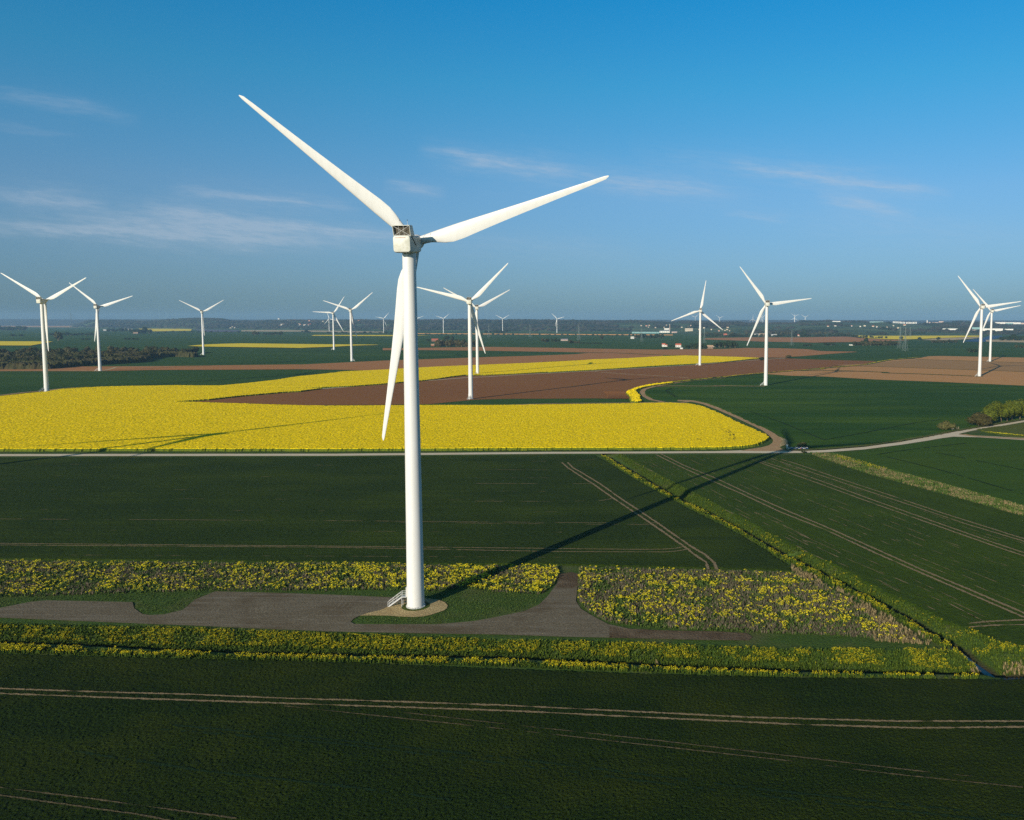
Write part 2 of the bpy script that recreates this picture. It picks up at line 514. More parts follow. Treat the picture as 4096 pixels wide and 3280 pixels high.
xs = axis([(-9000, -1000, 400), (-1000, -200, 40), (-200, -130, 4), (-130, 150, 0.6), (150, 260, 3), (260, 1000, 40), (1000, 9001, 400)])
ys = axis([(-400, 60, 20), (60, 100, 4), (100, 175, 0.55), (175, 330, 0.8), (330, 420, 3), (420, 1000, 20), (1000, 14001, 250)])
gx, gy = np.meshgrid(xs, ys)
gz = Hnear(gx, gy)
nx, ny = len(xs), len(ys)
idx = (np.arange(ny - 1)[:, None] * nx + np.arange(nx - 1)[None]).ravel()
quads = np.stack([idx, idx + 1, idx + 1 + nx, idx + nx], 1)
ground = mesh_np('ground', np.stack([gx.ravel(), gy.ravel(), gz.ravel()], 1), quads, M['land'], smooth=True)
props(ground, 'flat open farmland with rough grass verges and two drainage ditches', 'ground', kind='structure')

# ------------------------------------------------------------------ fields, roads, tracks
layer = [0.0]


def sheet(name, pix, z, mat_, label, cat='field', kind='structure'):
    P = [G(*p, z) for p in pix]
    tri = tessellate_polygon([[Vector(p) for p in P]])
    me_v = np.array(P)
    t = np.array(tri)
    # face up
    for i in range(len(t)):
        a, b, c_ = me_v[t[i]]
        if np.cross(b - a, c_ - a)[2] < 0: t[i] = t[i][::-1]
    o = mesh_np(name, me_v, t, mat_)
    return props(o, label, cat, kind=kind)


def crop(name, pix, h, amp, cell, mat_, label, holes=(), jitter=0.3, cat='crop', zb=-0.05, group=None):
    """standing crop: a rough canopy h metres high, dropping to the ground at its edge"""
    P = np.array([G(*p, h) for p in pix])
    x0, y0 = P[:, :2].min(0) - 2 * np.array(cell); x1, y1 = P[:, :2].max(0) + 2 * np.array(cell)
    X, Y = np.meshgrid(np.arange(x0, x1, cell[0]), np.arange(y0, y1, cell[1]))
    ny_, nx_ = X.shape
    r_ = np.random.default_rng(abs(hash(name)) % 1000 if False else len(pix) * 7 + int(h * 100))
    X = X + (r_.random(X.shape) - 0.5) * cell[0] * 2 * jitter
    Y = Y + (r_.random(X.shape) - 0.5) * cell[1] * 2 * jitter
    rag = (vnoise(X, Y, 2.6, 41) - 0.5) * 2.2 * min(1.0, h) * cell[0]
    ins = inside(P, X + rag, Y + rag * 0.8 + (r_.random(X.shape) - 0.5) * 0.5 * cell[1])
    for hp in holes:
        ins &= ~inside(np.array([G(*p, h) for p in hp]), X, Y)
    H_ = h + (r_.random(X.shape) - 0.6) * amp
    Zz = np.where(ins, H_, zb)
    i_ = (np.arange(ny_ - 1)[:, None] * nx_ + np.arange(nx_ - 1)[None]).ravel()
    q = np.stack([i_, i_ + 1, i_ + 1 + nx_, i_ + nx_], 1)
    keep = ins.ravel()[q].any(1)
    q = q[keep]
    used, inv = np.unique(q, return_inverse=True)
    Vt = np.stack([X.ravel(), Y.ravel(), Zz.ravel()], 1)[used]
    o = mesh_np(name, Vt, inv.reshape(-1, 4), mat_)
    return props(o, label, cat, group, 'stuff')


def s_n(t):
    return t + 0.0


def ribbon(name, pix, width, z, mat_, label, cat='track', jit=0.0, step=None, kind='structure', gaps=0.0, ragged=None):
    """a strip of constant real width along a line read off the photograph (or several lines)"""
    lines = pix if isinstance(pix[0][0], (tuple, list)) else [pix]
    Vs, Fs, b = [], [], 0
    for ln in lines:
        P = np.array([G(*p, z)[:2] for p in ln])
        seg = np.hypot(*(P[1:] - P[:-1]).T)
        s_ = np.concatenate([[0], np.cumsum(seg)])
        st = step or max(1.0, s_[-1] / 400)
        n = max(2, int(s_[-1] / st) + 1)
        t = np.linspace(0, s_[-1], n)
        Q = np.stack([np.interp(t, s_, P[:, 0]), np.interp(t, s_, P[:, 1])], 1)
        if n > 6:                                   # round the corners
            for _ in range(3):
                Q[1:-1] = (Q[:-2] + 2 * Q[1:-1] + Q[2:]) / 4
        d = np.gradient(Q, axis=0); d /= np.maximum(np.hypot(*d.T)[:, None], 1e-6)
        nn = np.stack([-d[:, 1], d[:, 0]], 1)
        wl = width / 2 * (1 + (rng.random(n) - 0.5) * 2 * jit); wr = width / 2 * (1 + (rng.random(n) - 0.5) * 2 * jit)
        if ragged is not None:                      # the crop closes over the bare line here and there
            sd = int(abs(Q[0, 0]) * 3 + abs(Q[-1, 1])) % 97
            th_ = vnoise(s_n(t), 0 * t, 7.0, sd) * 0.55 + vnoise(s_n(t), 0 * t, 2.1, sd + 1) * 0.45
            cov = np.clip((th_ - ragged) * 4.5 + 0.15, 0.0, 1.25)
            wl *= cov; wr *= cov
        A, B_ = Q + nn * wl[:, None], Q - nn * wr[:, None]
        Vs.append(np.concatenate([np.c_[A, np.full(n, z)], np.c_[B_, np.full(n, z)]]))
        k = np.arange(n - 1)
        if gaps:
            g_ = vnoise(Q[:-1, 0] * 1.0, Q[:-1, 1] * 1.0, 5.0, int(abs(Q[0, 0])) % 50) + (rng.random(n - 1) - .5) * .5
            k = k[g_ > gaps]
        if len(k):
            Fs.append(b + np.stack([k + n, k + n + 1, k + 1, k], 1))
        b += 2 * n
    o = mesh_np(name, np.concatenate(Vs), np.concatenate(Fs), mat_)
    return props(o, label, cat, kind=kind)


# --- far fields (over 1 km away)
sheet('rapeseed_field', [(-500, 1371), (160, 1371.3), (212, 1372), (163, 1381), (122, 1388), (-500, 1387.5)], 1.2, M['rape_far'], 'yellow rapeseed field at the left edge beyond the dark wood')
sheet('rapeseed_field', Z(Z2, [(430, 828), (620, 812), (850, 802), (1050, 797), (2014, 805)]) + Z(Z3, [(870, 808), (910, 811), (600, 820), (400, 833), (0, 847)]) + Z(Z2, [(1800, 850), (1500, 845), (1000, 840), (600, 835)]), 1.2, M['rape_far'], 'long thin yellow rapeseed field behind the left turbines')
sheet('rapeseed_field', Z(Z1, [(1590, 915), (2014, 912)]) + Z(Z2, [(300, 630), (480, 636), (470, 655), (40, 662), (-20, 655)]) + [(556, 1321)], 1.0, M['rape_far'], 'faint yellow field at the foot of the wooded hill, left')
sheet('stubble_field', Z(Z1, [(-400, 875), (350, 880), (1150, 895), (1600, 912), (1500, 920), (1150, 908), (350, 905), (-400, 905)]), 0.6, M['soil_light'], 'pinkish bare field far away at the left edge')
sheet('solar_field', Z(Z2, [(470, 640), (640, 638), (1000, 645), (1050, 655), (920, 667), (640, 665)]), 0.8, M['slate'], 'slate blue field in front of the hillside village')
sheet('stubble_field', Z(Z2, [(1050, 645), (1400, 643), (2014, 648)]) + Z(Z3, [(560, 652), (1000, 660), (1000, 670), (400, 668), (0, 661)]) + Z(Z2, [(1400, 662), (1050, 660)]), 0.6, M['tan'], 'thin tan and yellow field before the hill, centre left')
sheet('rapeseed_field', Z(Z2, [(1880, 699), (2014, 698)]) + Z(Z3, [(130, 698), (1060, 697), (1500, 703), (1060, 710), (130, 708)]), 0.9, M['rape_far'], 'very thin yellow strip behind the pair of left centre turbines')
mb = MB()
ra = [G(px_, py_, 0.0) for px_, py_ in ((1660, 1337.5), (2000, 1338.5), (2300, 1339.5), (2690, 1340.5))]
for a, b in zip(ra[:-1], ra[1:]):
    mb.loft([[(p_[0], p_[1] - 9, -0.3), (p_[0], p_[1] - 3, 3.2), (p_[0], p_[1] + 3, 3.2), (p_[0], p_[1] + 9, -0.3)] for p_ in (a, b)])
props(mb.build('railway_embankment', M['soil_light']), 'pale railway embankment running across the plain below the hill', 'railway', kind='structure')
sheet('ploughed_field', Z(Z6, [(650, 1010), (1200, 1000), (2014, 1000)]) + Z(Z7, [(0, 1140), (700, 1127), (1000, 1155), (1350, 1172), (1700, 1182), (1400, 1195), (820, 1210), (0, 1222)]) + Z(Z6, [(2014, 1060), (1300, 1050), (1000, 1038), (600, 1026)]), 0.3, M['soil_mid'], 'pinkish ploughed field in front of the villages at right')
sheet('rapeseed_field', Z(Z7, [(860, 1118), (900, 1110)]) + Z(Z8, [(0, 1002), (900, 998), (1430, 995), (1440, 1010), (900, 1030), (600, 1045), (300, 1052)]) + Z(Z7, [(1550, 1168), (1350, 1165), (1000, 1148)]), 1.2, M['rape_far'], 'yellow rapeseed field with a row of round trees at right')
sheet('stubble_field', Z(Z8, [(620, 1058), (900, 1034), (1440, 1013), (1500, 1015), (1330, 1040), (1000, 1062)]), 0.5, M['tan'], 'tan strip below the yellow field at right')
sheet('stubble_field', Z(Z8, [(1530, 1055), (1750, 1048), (2057, 1062), (2300, 1066), (2300, 1092), (2057, 1088), (1530, 1078)]), 0.6, M['tan'], 'tan river bank at the right edge')
sheet('ploughed_field', Z(Z4, [(-200, 1136), (220, 1132), (1000, 1118), (2014, 1130)]) + Z(Z5, [(300, 845), (1200, 857), (2014, 847)]) + Z(Z6, [(1100, 1122), (1500, 1125), (1800, 1135), (2014, 1155)]) + Z(Z7, [(150, 1330), (300, 1350), (850, 1358), (880, 1362), (500, 1390), (0, 1432)]) + Z(Z6, [(1640, 1222), (1540, 1234), (1280, 1236), (1000, 1225), (860, 1220)]) + Z(Z5, [(1700, 922), (1300, 920), (900, 905), (450, 893), (0, 885)]) + Z(Z4, [(1600, 1172), (1000, 1163), (220, 1157), (-200, 1160)]), 0.15, M['soil_mid'], 'long brown ploughed field in front of the white farmhouses')
sheet('ploughed_field', Z(Z1, [(-900, 1362), (0, 1363), (560, 1356), (1000, 1356), (1300, 1354), (2014, 1348)]) + Z(Z2, [(850, 1050), (1700, 1038)]) + Z(Z3, [(0, 1040), (600, 1010), (1000, 990)]) + Z(Z4, [(220, 1265), (1000, 1235), (1500, 1220), (2014, 1200)]) + Z(Z5, [(450, 897), (700, 900), (1000, 910), (1300, 921), (1300, 932), (900, 957), (500, 972), (0, 997)]) + Z(Z4, [(1500, 1302), (920, 1322)]) + Z(Z3, [(1930, 1044), (1370, 1070), (1000, 1094), (740, 1105), (600, 1100), (0, 1094)]) + Z(Z2, [(1000, 1100), (0, 1107)]) + Z(Z1, [(1100, 1410), (0, 1412), (-900, 1414)]), 0.25, M['soil_mid'], 'long brown field strip running behind the diagonal yellow field')
RIGHT_TOP = Z(Z7, [(150, 1480), (1180, 1502)])
sheet('ploughed_field', [(711, 1612), (843, 1599), (947, 1587), (1139, 1569), (1200, 1566)] + Z(Z3, [(200, 1325), (600, 1295), (1000, 1262), (1370, 1222)]) + Z(Z4, [(450, 1488), (750, 1452), (1330, 1432), (1700, 1415)]) + Z(Z5, [(0, 1130), (500, 1100), (1000, 1070), (1500, 1045)]) + Z(Z6, [(590, 1308), (860, 1285), (1000, 1270), (1280, 1245), (1540, 1240), (2014, 1258)]) + RIGHT_TOP + Z(Z7, [(1000, 1545), (700, 1575), (0, 1635)]) + Z(Z6, [(2014, 1358), (1310, 1408), (1000, 1436), (400, 1490), (0, 1535)]) + Z(Z5, [(1150, 1255), (1000, 1292), (890, 1335), (915, 1425), (500, 1420), (0, 1425)]) + [(2050, 1596), (1900, 1600), (1790, 1611), (1721, 1618), (1500, 1622), (1200, 1624), (1121, 1621), (948, 1616), (774, 1611)], 0.10, M['soil_dark'], 'dark brown ploughed field between the two yellow fields')
sheet('ploughed_field', Z(Z6, [(1280, 1412), (1700, 1380), (2014, 1360)]) + Z(Z7, [(0, 1642), (700, 1585), (1000, 1556), (1250, 1508), (1400, 1485)]) + Z(Z8, [(540, 1318), (560, 1312), (750, 1282), (900, 1278), (2057, 1298), (2700, 1310), (2700, 1712), (2057, 1685), (1000, 1640), (0, 1605)]) + Z(Z6, [(2014, 1450), (1600, 1440), (1370, 1425)]), 0.12, M['soil_light'], 'pale brown tilled fields around the two right hand turbines')
M['soil_warm'] = earth('brown_harrowed_soil', (0.33, 0.185, 0.072), (0.43, 0.25, 0.10), None, fine=0.35, big=0.006, stretch=(0.4, 1, 1), bump=0.3, row=(2, 12, 0.5, (0.30, 0.17, 0.07)))
sheet('ploughed_field', Z(Z8, [(-560, 1405), (-100, 1390), (300, 1345), (540, 1326), (600, 1325), (1440, 1352), (2057, 1367), (2700, 1380), (2700, 1515), (2057, 1492), (1400, 1470), (0, 1425), (-400, 1420)]), 0.22, M['soil_warm'], 'darker brown strip between the hedge line and the thin green strip at right')
for i, (ln, wd, lb) in enumerate([
        (Z(Z8, [(560, 1322), (1440, 1350), (2057, 1365), (2500, 1375)]), 7, 'green and yellow hedge line beside the rightmost turbine'),
        (Z(Z8, [(-600, 1418), (0, 1425), (1400, 1470), (2057, 1492), (2500, 1508)]), 4, 'thin green strip across the pale brown fields'),
        (Z(Z7, [(0, 1650), (700, 1650), (1300, 1672)]) + Z(Z8, [(160, 1515), (600, 1525), (1400, 1556), (1480, 1560)]), 9, 'grass strip leading to the right hand turbine')]):
    ribbon('grass_strip', ln, wd, 0.3, M['near_grass'], lb, 'grass strip', jit=0.4, kind='stuff')
RB = ribbon('grass_strip', Z(Z5, [(450, 893), (700, 893), (1000, 905), (1300, 919), (1560, 928)]), 9, 0.3, M['near_grass'], 'thin green hedge bank between two brown fields', 'grass strip', jit=0.4, kind='stuff')
ribbon('dirt_path', Z(Z5, [(470, 1110), (900, 1140), (1350, 1165), (1600, 1182)]), 3, 0.16, M['tan'], 'faint pale line across the dark ploughed field', 'path', gaps=0.25)
# ridged patch in the corner of the dark field
mb = MB()
a0 = [G(2416 + (2510 - 2416) * t, 1566.5, 0.12) for t in np.linspace(0, 1, 20)]
b0 = [G(2430 + (2518 - 2430) * t, 1595, 0.12) for t in np.linspace(0, 1, 20)]
for p, q in zip(a0, b0):
    dx = 1.0
    mid = (p + q) / 2 + np.array([dx, 0, 0])
    prev = None
    for s_ in np.linspace(0, 1, 9):
        c_ = p * (1 - s_) + q * s_ + np.array([2.2 * math.sin(s_ * math.pi), 0, 0])
        row_ = [(c_[0] - 0.9, c_[1], 0.11), (c_[0], c_[1], 0.36), (c_[0] + 0.45, c_[1], 0.11)]
        if prev:
            mb.add(prev + row_, [(0, 3, 4, 1), (1, 4, 5, 2)])
        prev = row_
props(mb.build('ridged_soil', M['soil_dark']), 'patch of curved soil ridges at the corner of the dark field', 'soil', kind='structure')

# --- yellow rapeseed
RAPE_MAIN = [(-420, 1603), (0, 1590), (104, 1579), (195, 1570), (243, 1560), (348, 1553), (521, 1548), (700, 1545), (809, 1545.6), (885, 1545), (982, 1536), (1104, 1522), (1191, 1508), (1300, 1497)] + \
    Z(Z3, [(500, 1115), (740, 1105), (1000, 1092), (1370, 1068), (1930, 1042)]) + Z(Z4, [(1500, 1300), (2014, 1272)]) + Z(Z5, [(500, 970), (900, 955), (1300, 930), (1560, 922), (1700, 925)]) + Z(Z6, [(860, 1222), (1000, 1225), (1280, 1236), (1280, 1240), (1000, 1265), (860, 1280), (590, 1298), (200, 1320), (0, 1332)]) + \
    Z(Z5, [(1000, 1055), (500, 1088), (0, 1115)]) + Z(Z4, [(1700, 1400), (1330, 1422), (1000, 1435), (750, 1438), (600, 1455), (450, 1480), (200, 1508)]) + Z(Z3, [(1370, 1215), (1000, 1250), (600, 1280), (200, 1298)]) + Z(Z2, [(1800, 1300), (1500, 1297), (1250, 1290), (1500, 1302), (1900, 1306)]) + \
    Z(Z3, [(250, 1308), (0, 1340)]) + Z(Z2, [(1550, 1350), (1000, 1400), (700, 1435), (320, 1463), (320, 1468), (500, 1470), (1000, 1485), (1500, 1500), (2014, 1510)]) + Z(Z3, [(600, 1508), (1390, 1500)]) + \
    Z(ZM, [(-400, 40), (0, 35), (700, 22), (950, 18), (1100, 25), (1200, 45), (1300, 85), (1450, 155), (1600, 225), (1690, 260), (1715, 285), (1700, 305), (1620, 340), (1500, 356), (1300, 366), (1000, 368), (500, 370), (0, 373)]) + \
    [(1350, 1797), (845, 1798), (438, 1799), (0, 1801), (-420, 1804)]
crop('rapeseed_crop', RAPE_MAIN, 1.35, 0.27, (0.66, 0.75), M['rape'], 'big bright yellow rapeseed field in full bloom beyond the white road')
RAPE_V = Z(Z5, [(870, 1345), (905, 1322), (990, 1290), (1100, 1262), (1250, 1240), (1400, 1222), (1420, 1232), (1250, 1254), (1110, 1278), (1020, 1302), (980, 1325), (1010, 1350), (1035, 1385), (1040, 1420), (1060, 1440), (1000, 1455), (965, 1452), (930, 1440), (925, 1400), (900, 1370)])
crop('rapeseed_crop', RAPE_V, 1.3, 0.9, (0.8, 0.8), M['rape'], 'crooked band of yellow rapeseed beside the curved dirt track')
ribbon('flowering_verge', Z(Z5, [(1400, 1227), (1700, 1195), (2014, 1165)]) + Z(Z6, [(1000, 1435), (1310, 1407), (1700, 1375), (2014, 1355)]) + Z(Z7, [(300, 1612), (700, 1580), (1000, 1550), (1250, 1500), (1400, 1475)]) + Z(Z8, [(540, 1300), (620, 1292)]), 2.8, 0.6, M['rape_far'], 'yellow flowering verge running between brown and green fields', 'verge', jit=0.8, step=2.5, gaps=0.28, kind='stuff')
ribbon('grass_verge', Z(Z5, [(1400, 1234), (1700, 1203), (2014, 1172)]) + Z(Z6, [(1000, 1441), (1310, 1412), (1700, 1380), (2014, 1361)]) + Z(Z7, [(300, 1618), (700, 1586), (1000, 1556), (1250, 1508), (1400, 1483)]) + Z(Z8, [(540, 1308), (640, 1300)]), 7, 0.3, M['near_grass'], 'green grass bank under the yellow verge', 'verge', jit=0.4, kind='stuff')

# --- wheat
crop('wheat_crop', [(2590, 1585), (2578, 1575), (2590, 1563), (2640, 1550), (2686, 1538), (2756, 1524), (2900, 1511), (3000, 1502), (3076, 1497), (3156, 1502), (3300, 1505.5), (3500, 1517), (3790, 1527), (4096, 1540), (4500, 1556), (4500, 1620), (4096, 1668), (3966, 1690), (3864, 1707), (3762, 1730), (3610, 1753), (3457, 1776), (3305, 1788), (3228, 1790), (3170, 1783), (3165, 1768), (3155, 1755), (3110, 1728), (3060, 1708), (3016, 1693), (2950, 1661), (2885, 1631), (2830, 1611), (2771, 1599), (2700, 1595), (2652, 1595), (2615, 1590)],
     0.35, 0.10, (1.6, 1.6), M['wheat_blue'], 'lush dark green wheat field right of the curved track')
crop('wheat_crop', [(3345, 1811), (3457, 1797), (3610, 1777), (3712, 1761), (3762, 1752), (3830, 1744), (3915, 1746), (4096, 1758), (5200, 1830), (5200, 2430), (4096, 2017), (3864, 1953), (3661, 1900), (3457, 1847), (3380, 1822)],
     0.35, 0.10, (0.9, 0.9), M['wheat_far_right'], 'olive green wheat field below the white road at right')
crop('wheat_crop', [(3905, 1712), (3970, 1703), (4096, 1687), (4500, 1640), (4500, 1770), (4096, 1746), (4020, 1738), (3960, 1725)], 0.2, 0.06, (1.0, 1.0), M['wheat_pale'], 'pale green field wedge between the two roads at right edge')
WR = [(2486, 1820), (2588, 1876), (2649, 1906), (2761, 1962), (2812, 1990), (2889, 2031), (2965, 2069), (3067, 2126), (3169, 2177), (3300, 2238), (3325, 2248), (3458, 2320), (3559, 2373), (3661, 2416), (3788, 2485), (3874, 2515), (3966, 2556), (4017, 2586), (4096, 2591), (4600, 2612), (5600, 2615), (5600, 2620), (5600, 2560), (4096, 2061), (3813, 1982), (3635, 1936), (3483, 1896), (3356, 1855), (3259, 1820), (3200, 1815), (3100, 1817), (2965, 1817), (2800, 1818), (2600, 1819)]
crop('wheat_crop', WR, 0.28, 0.12, (0.6, 0.6), M['wheat_right'], 'wheat field with diagonal wheel tracks right of the ditch')
WM = [(-1300, 1843), (-420, 1838), (0, 1836), (1350, 1830), (2200, 1820), (2380, 1820), (2429, 1848), (2526, 1908), (2608, 1954), (2685, 1995), (2761, 2036), (2889, 2097), (2965, 2138), (3067, 2199), (3108, 2229), (3159, 2259), (3172, 2280), (3100, 2276), (2816, 2270), (2316, 2258), (2100, 2255), (1708, 2256), (1350, 2248), (626, 2244), (0, 2241), (-420, 2239), (-1300, 2234)]
crop('wheat_crop', WM, 0.28, 0.12, (0.6, 0.6), M['wheat_mid'], 'dark green wheat field behind the main turbine')
WF = [(-1500, 2590), (-420, 2616), (0, 2620), (626, 2636), (845, 2641), (1350, 2650), (2000, 2675), (2510, 2691), (3100, 2706), (3915, 2713), (4096, 2710), (4600, 2707), (6300, 2700), (6300, 4200), (-1500, 4200)]
crop('wheat_crop', WF, 0.35, 0.17, (0.26, 0.26), M['wheat_front'], 'very dark green wheat field filling the foreground')

# --- roads and tracks
sheet('road', [(-420, 1825), (0, 1822.5), (1350, 1817.5), (2200, 1808), (2608, 1805.5), (2863, 1803.5), (2965, 1800), (3093, 1797), (3203, 1802), (3305, 1797.6), (3458, 1785), (3610, 1763.5), (3712, 1744), (3762, 1734), (3864, 1715), (3966, 1699), (4096, 1677), (4500, 1612),
               (4500, 1622), (4096, 1684), (3966, 1707), (3890, 1719), (3850, 1728), (3834, 1733), (3866, 1737), (3915, 1738.5), (4096, 1748), (4500, 1766), (4500, 1774), (4096, 1755.5), (3915, 1745), (3813, 1743), (3762, 1750), (3712, 1759), (3610, 1775), (3458, 1795), (3305, 1806.5), (3203, 1809.5), (3093, 1811), (2863, 1811), (2608, 1813), (2200, 1815.5), (1350, 1826), (0, 1831), (-420, 1833)], 0.10, M['chalk'], 'white chalk farm road crossing the whole picture', 'road')
sheet('track', [(2710, 1604), (2771, 1607), (2812, 1616), (2863, 1635), (2940, 1668), (3016, 1703), (3045, 1717), (3075, 1738), (3093, 1757), (3090, 1770), (3075, 1780), (3045, 1788), (2990, 1796), (2965, 1802), (3093, 1802), (3160, 1803), (3135, 1796), (3118, 1787), (3120, 1775), (3128, 1765), (3122, 1750), (3100, 1733), (3060, 1711), (3022, 1694), (2940, 1655), (2870, 1627), (2815, 1608), (2771, 1600), (2710, 1599)], 0.13, M['dirt'], 'pale dirt track curving round the end of the yellow field', 'track')
ribbon('track', [(1500, 1629), (1900, 1626)] + Z(Z5, [(0, 1481), (600, 1474), (1050, 1468), (1300, 1462), (1500, 1470)]) + [(2771, 1603)], 3.5, 0.09, M['dirt'], 'thin dirt track along the far edge of the yellow field', 'track')
ribbon('track', Z(Z5, [(1300, 1458), (1165, 1434), (1095, 1395), (1060, 1345), (1085, 1312), (1200, 1280), (1400, 1245), (1600, 1218), (2014, 1177)]), 4.5, 0.14, M['dirt'], 'dirt track looping round the corner of the dark wheat field', 'track')
ribbon('track', Z(Z5, [(1215, 1278), (1500, 1273), (1800, 1275), (2014, 1274)]) + Z(Z6, [(740, 1556), (1000, 1560), (1320, 1562)]), 4.5, 0.45, M['dirt'], 'short dirt spur leading to a turbine at right', 'track', jit=0.3)
ribbon('track', Z(Z3, [(0, 1345), (250, 1318), (600, 1292), (1000, 1256), (1370, 1228)]) + Z(Z4, [(450, 1498), (750, 1474), (1000, 1462), (1330, 1440), (2014, 1402)]) + Z(Z5, [(500, 1104), (1000, 1072), (1500, 1040), (1690, 1028)]) + Z(Z6, [(900, 1284), (1400, 1250), (1550, 1240)]), 3.5, 0.2, M['chalk'], 'pale track along the lower edge of the diagonal yellow field', 'track')
ribbon('track', Z(Z1, [(-300, 1695), (0, 1690), (300, 1655), (500, 1638), (700, 1612), (900, 1598)]), 5, 0.14, M['dirt'], 'dirt track to the leftmost turbine', 'track')
ribbon('track', Z(Z1, [(0, 1412), (800, 1405), (1150, 1408), (1250, 1390), (1340, 1362), (1500, 1356), (2014, 1350)]), 4, 0.3, M['tan'], 'pale track beside the second turbine from left', 'track')
sheet('dirt_patch', Z((2900, 1700, 4.312), [(890, 190), (960, 200), (1050, 235), (1085, 262), (1080, 300), (1075, 325), (1000, 350), (930, 380), (890, 395), (915, 330), (925, 265)]), 0.11, M['sand'], 'bare sandy patch where the dirt track meets the white road', 'dirt')
GRAVEL = [(-420, 2450), (-200, 2446), (0, 2438), (125, 2413), (188, 2407), (532, 2413), (539, 2438), (570, 2460), (600, 2465), (657, 2462), (733, 2444), (783, 2402), (864, 2369), (1127, 2375), (1350, 2382), (1485, 2388), (1578, 2391), (1660, 2398), (1640, 2425), (1560, 2430), (1522, 2446), (1441, 2465), (1415, 2478), (1405, 2490), (1418, 2498), (1485, 2499), (1745, 2499), (1893, 2486), (1968, 2473), (2100, 2445), (2158, 2419), (2194, 2384), (2230, 2333), (2238, 2300), (2286, 2290), (2321, 2297), (2311, 2353), (2306, 2404), (2326, 2435), (2367, 2460), (2434, 2496), (2510, 2512), (2560, 2535), (2500, 2552), (2408, 2550), (2255, 2547), (2000, 2539), (1671, 2535), (1300, 2528), (814, 2508), (438, 2494), (0, 2477), (-420, 2462)]
sheet('gravel_track', GRAVEL, 0.10, M['gravel'], 'grey gravel track and hardstanding around the main turbine', 'track')
sheet('mud_track', [(2440, 2505), (2510, 2514), (2663, 2521), (2867, 2524), (2990, 2531), (3012, 2545), (3000, 2560), (2800, 2559), (2663, 2555), (2440, 2551)], 0.114, M['mud'], 'dark mud strip at the dead end of the gravel track', 'track')
sheet('mud_track', [(2240, 2297), (2286, 2288), (2321, 2297), (2314, 2340), (2290, 2352), (2230, 2350)], 0.118, M['mud'], 'dark muddy end of the gravel spur behind the weeds', 'track')
th = np.linspace(0, 2 * math.pi, 40, endpoint=False)
sheet('hardstanding', [(1441, 2465), (1480, 2452), (1522, 2443), (1560, 2426), (1590, 2412), (1619, 2402), (1660, 2396), (1708, 2395.6), (1752, 2400), (1782, 2410), (1793, 2423), (1790, 2434), (1778, 2443), (1726, 2461), (1690, 2468), (1652, 2470), (1600, 2468), (1560, 2465), (1485, 2464)], 0.122, M['sand'], 'sandy ring of bare ground at the foot of the main turbine', 'ground')

bc = G(1665.7, 2428)
ring = [(bc[0] + 3.1 * math.cos(a), bc[1] + 3.1 * math.sin(a), 0.126) for a in th]
o = mesh_np('base_ring', np.array(ring), np.array([[0, i, i + 1] for i in range(1, 39)]), M['near_grass'])
props(o, 'thin ring of weeds directly round the foot of the main turbine', 'ground', kind='structure')

ribbon('grass_verge', [(3150, 1797), (3228, 1796), (3305, 1792), (3457, 1779.5), (3610, 1757.5), (3712, 1740), (3790, 1724), (3864, 1711), (3966, 1694), (4096, 1672), (4400, 1622)], 3.2, 0.42, M['verge_grass'], 'pale grass verge along the far side of the white road at right', 'verge', jit=0.5, kind='stuff')
ribbon('grass_verge', [(-400, 1808), (438, 1805), (1350, 1803), (2200, 1799), (2863, 1795), (2960, 1791)], 3.0, 0.16, M['verge_grass'], 'grass verge between the yellow field and the white road', 'verge', jit=0.5, kind='stuff')
ribbon('track', [(3850, 1733)] + Z(ZR, [(1700, 366), (1800, 376), (1900, 382), (2156, 396), (2400, 410)]), 4.5, 0.135, M['dirt'], 'brown dirt track branching off the white road at right', 'track')

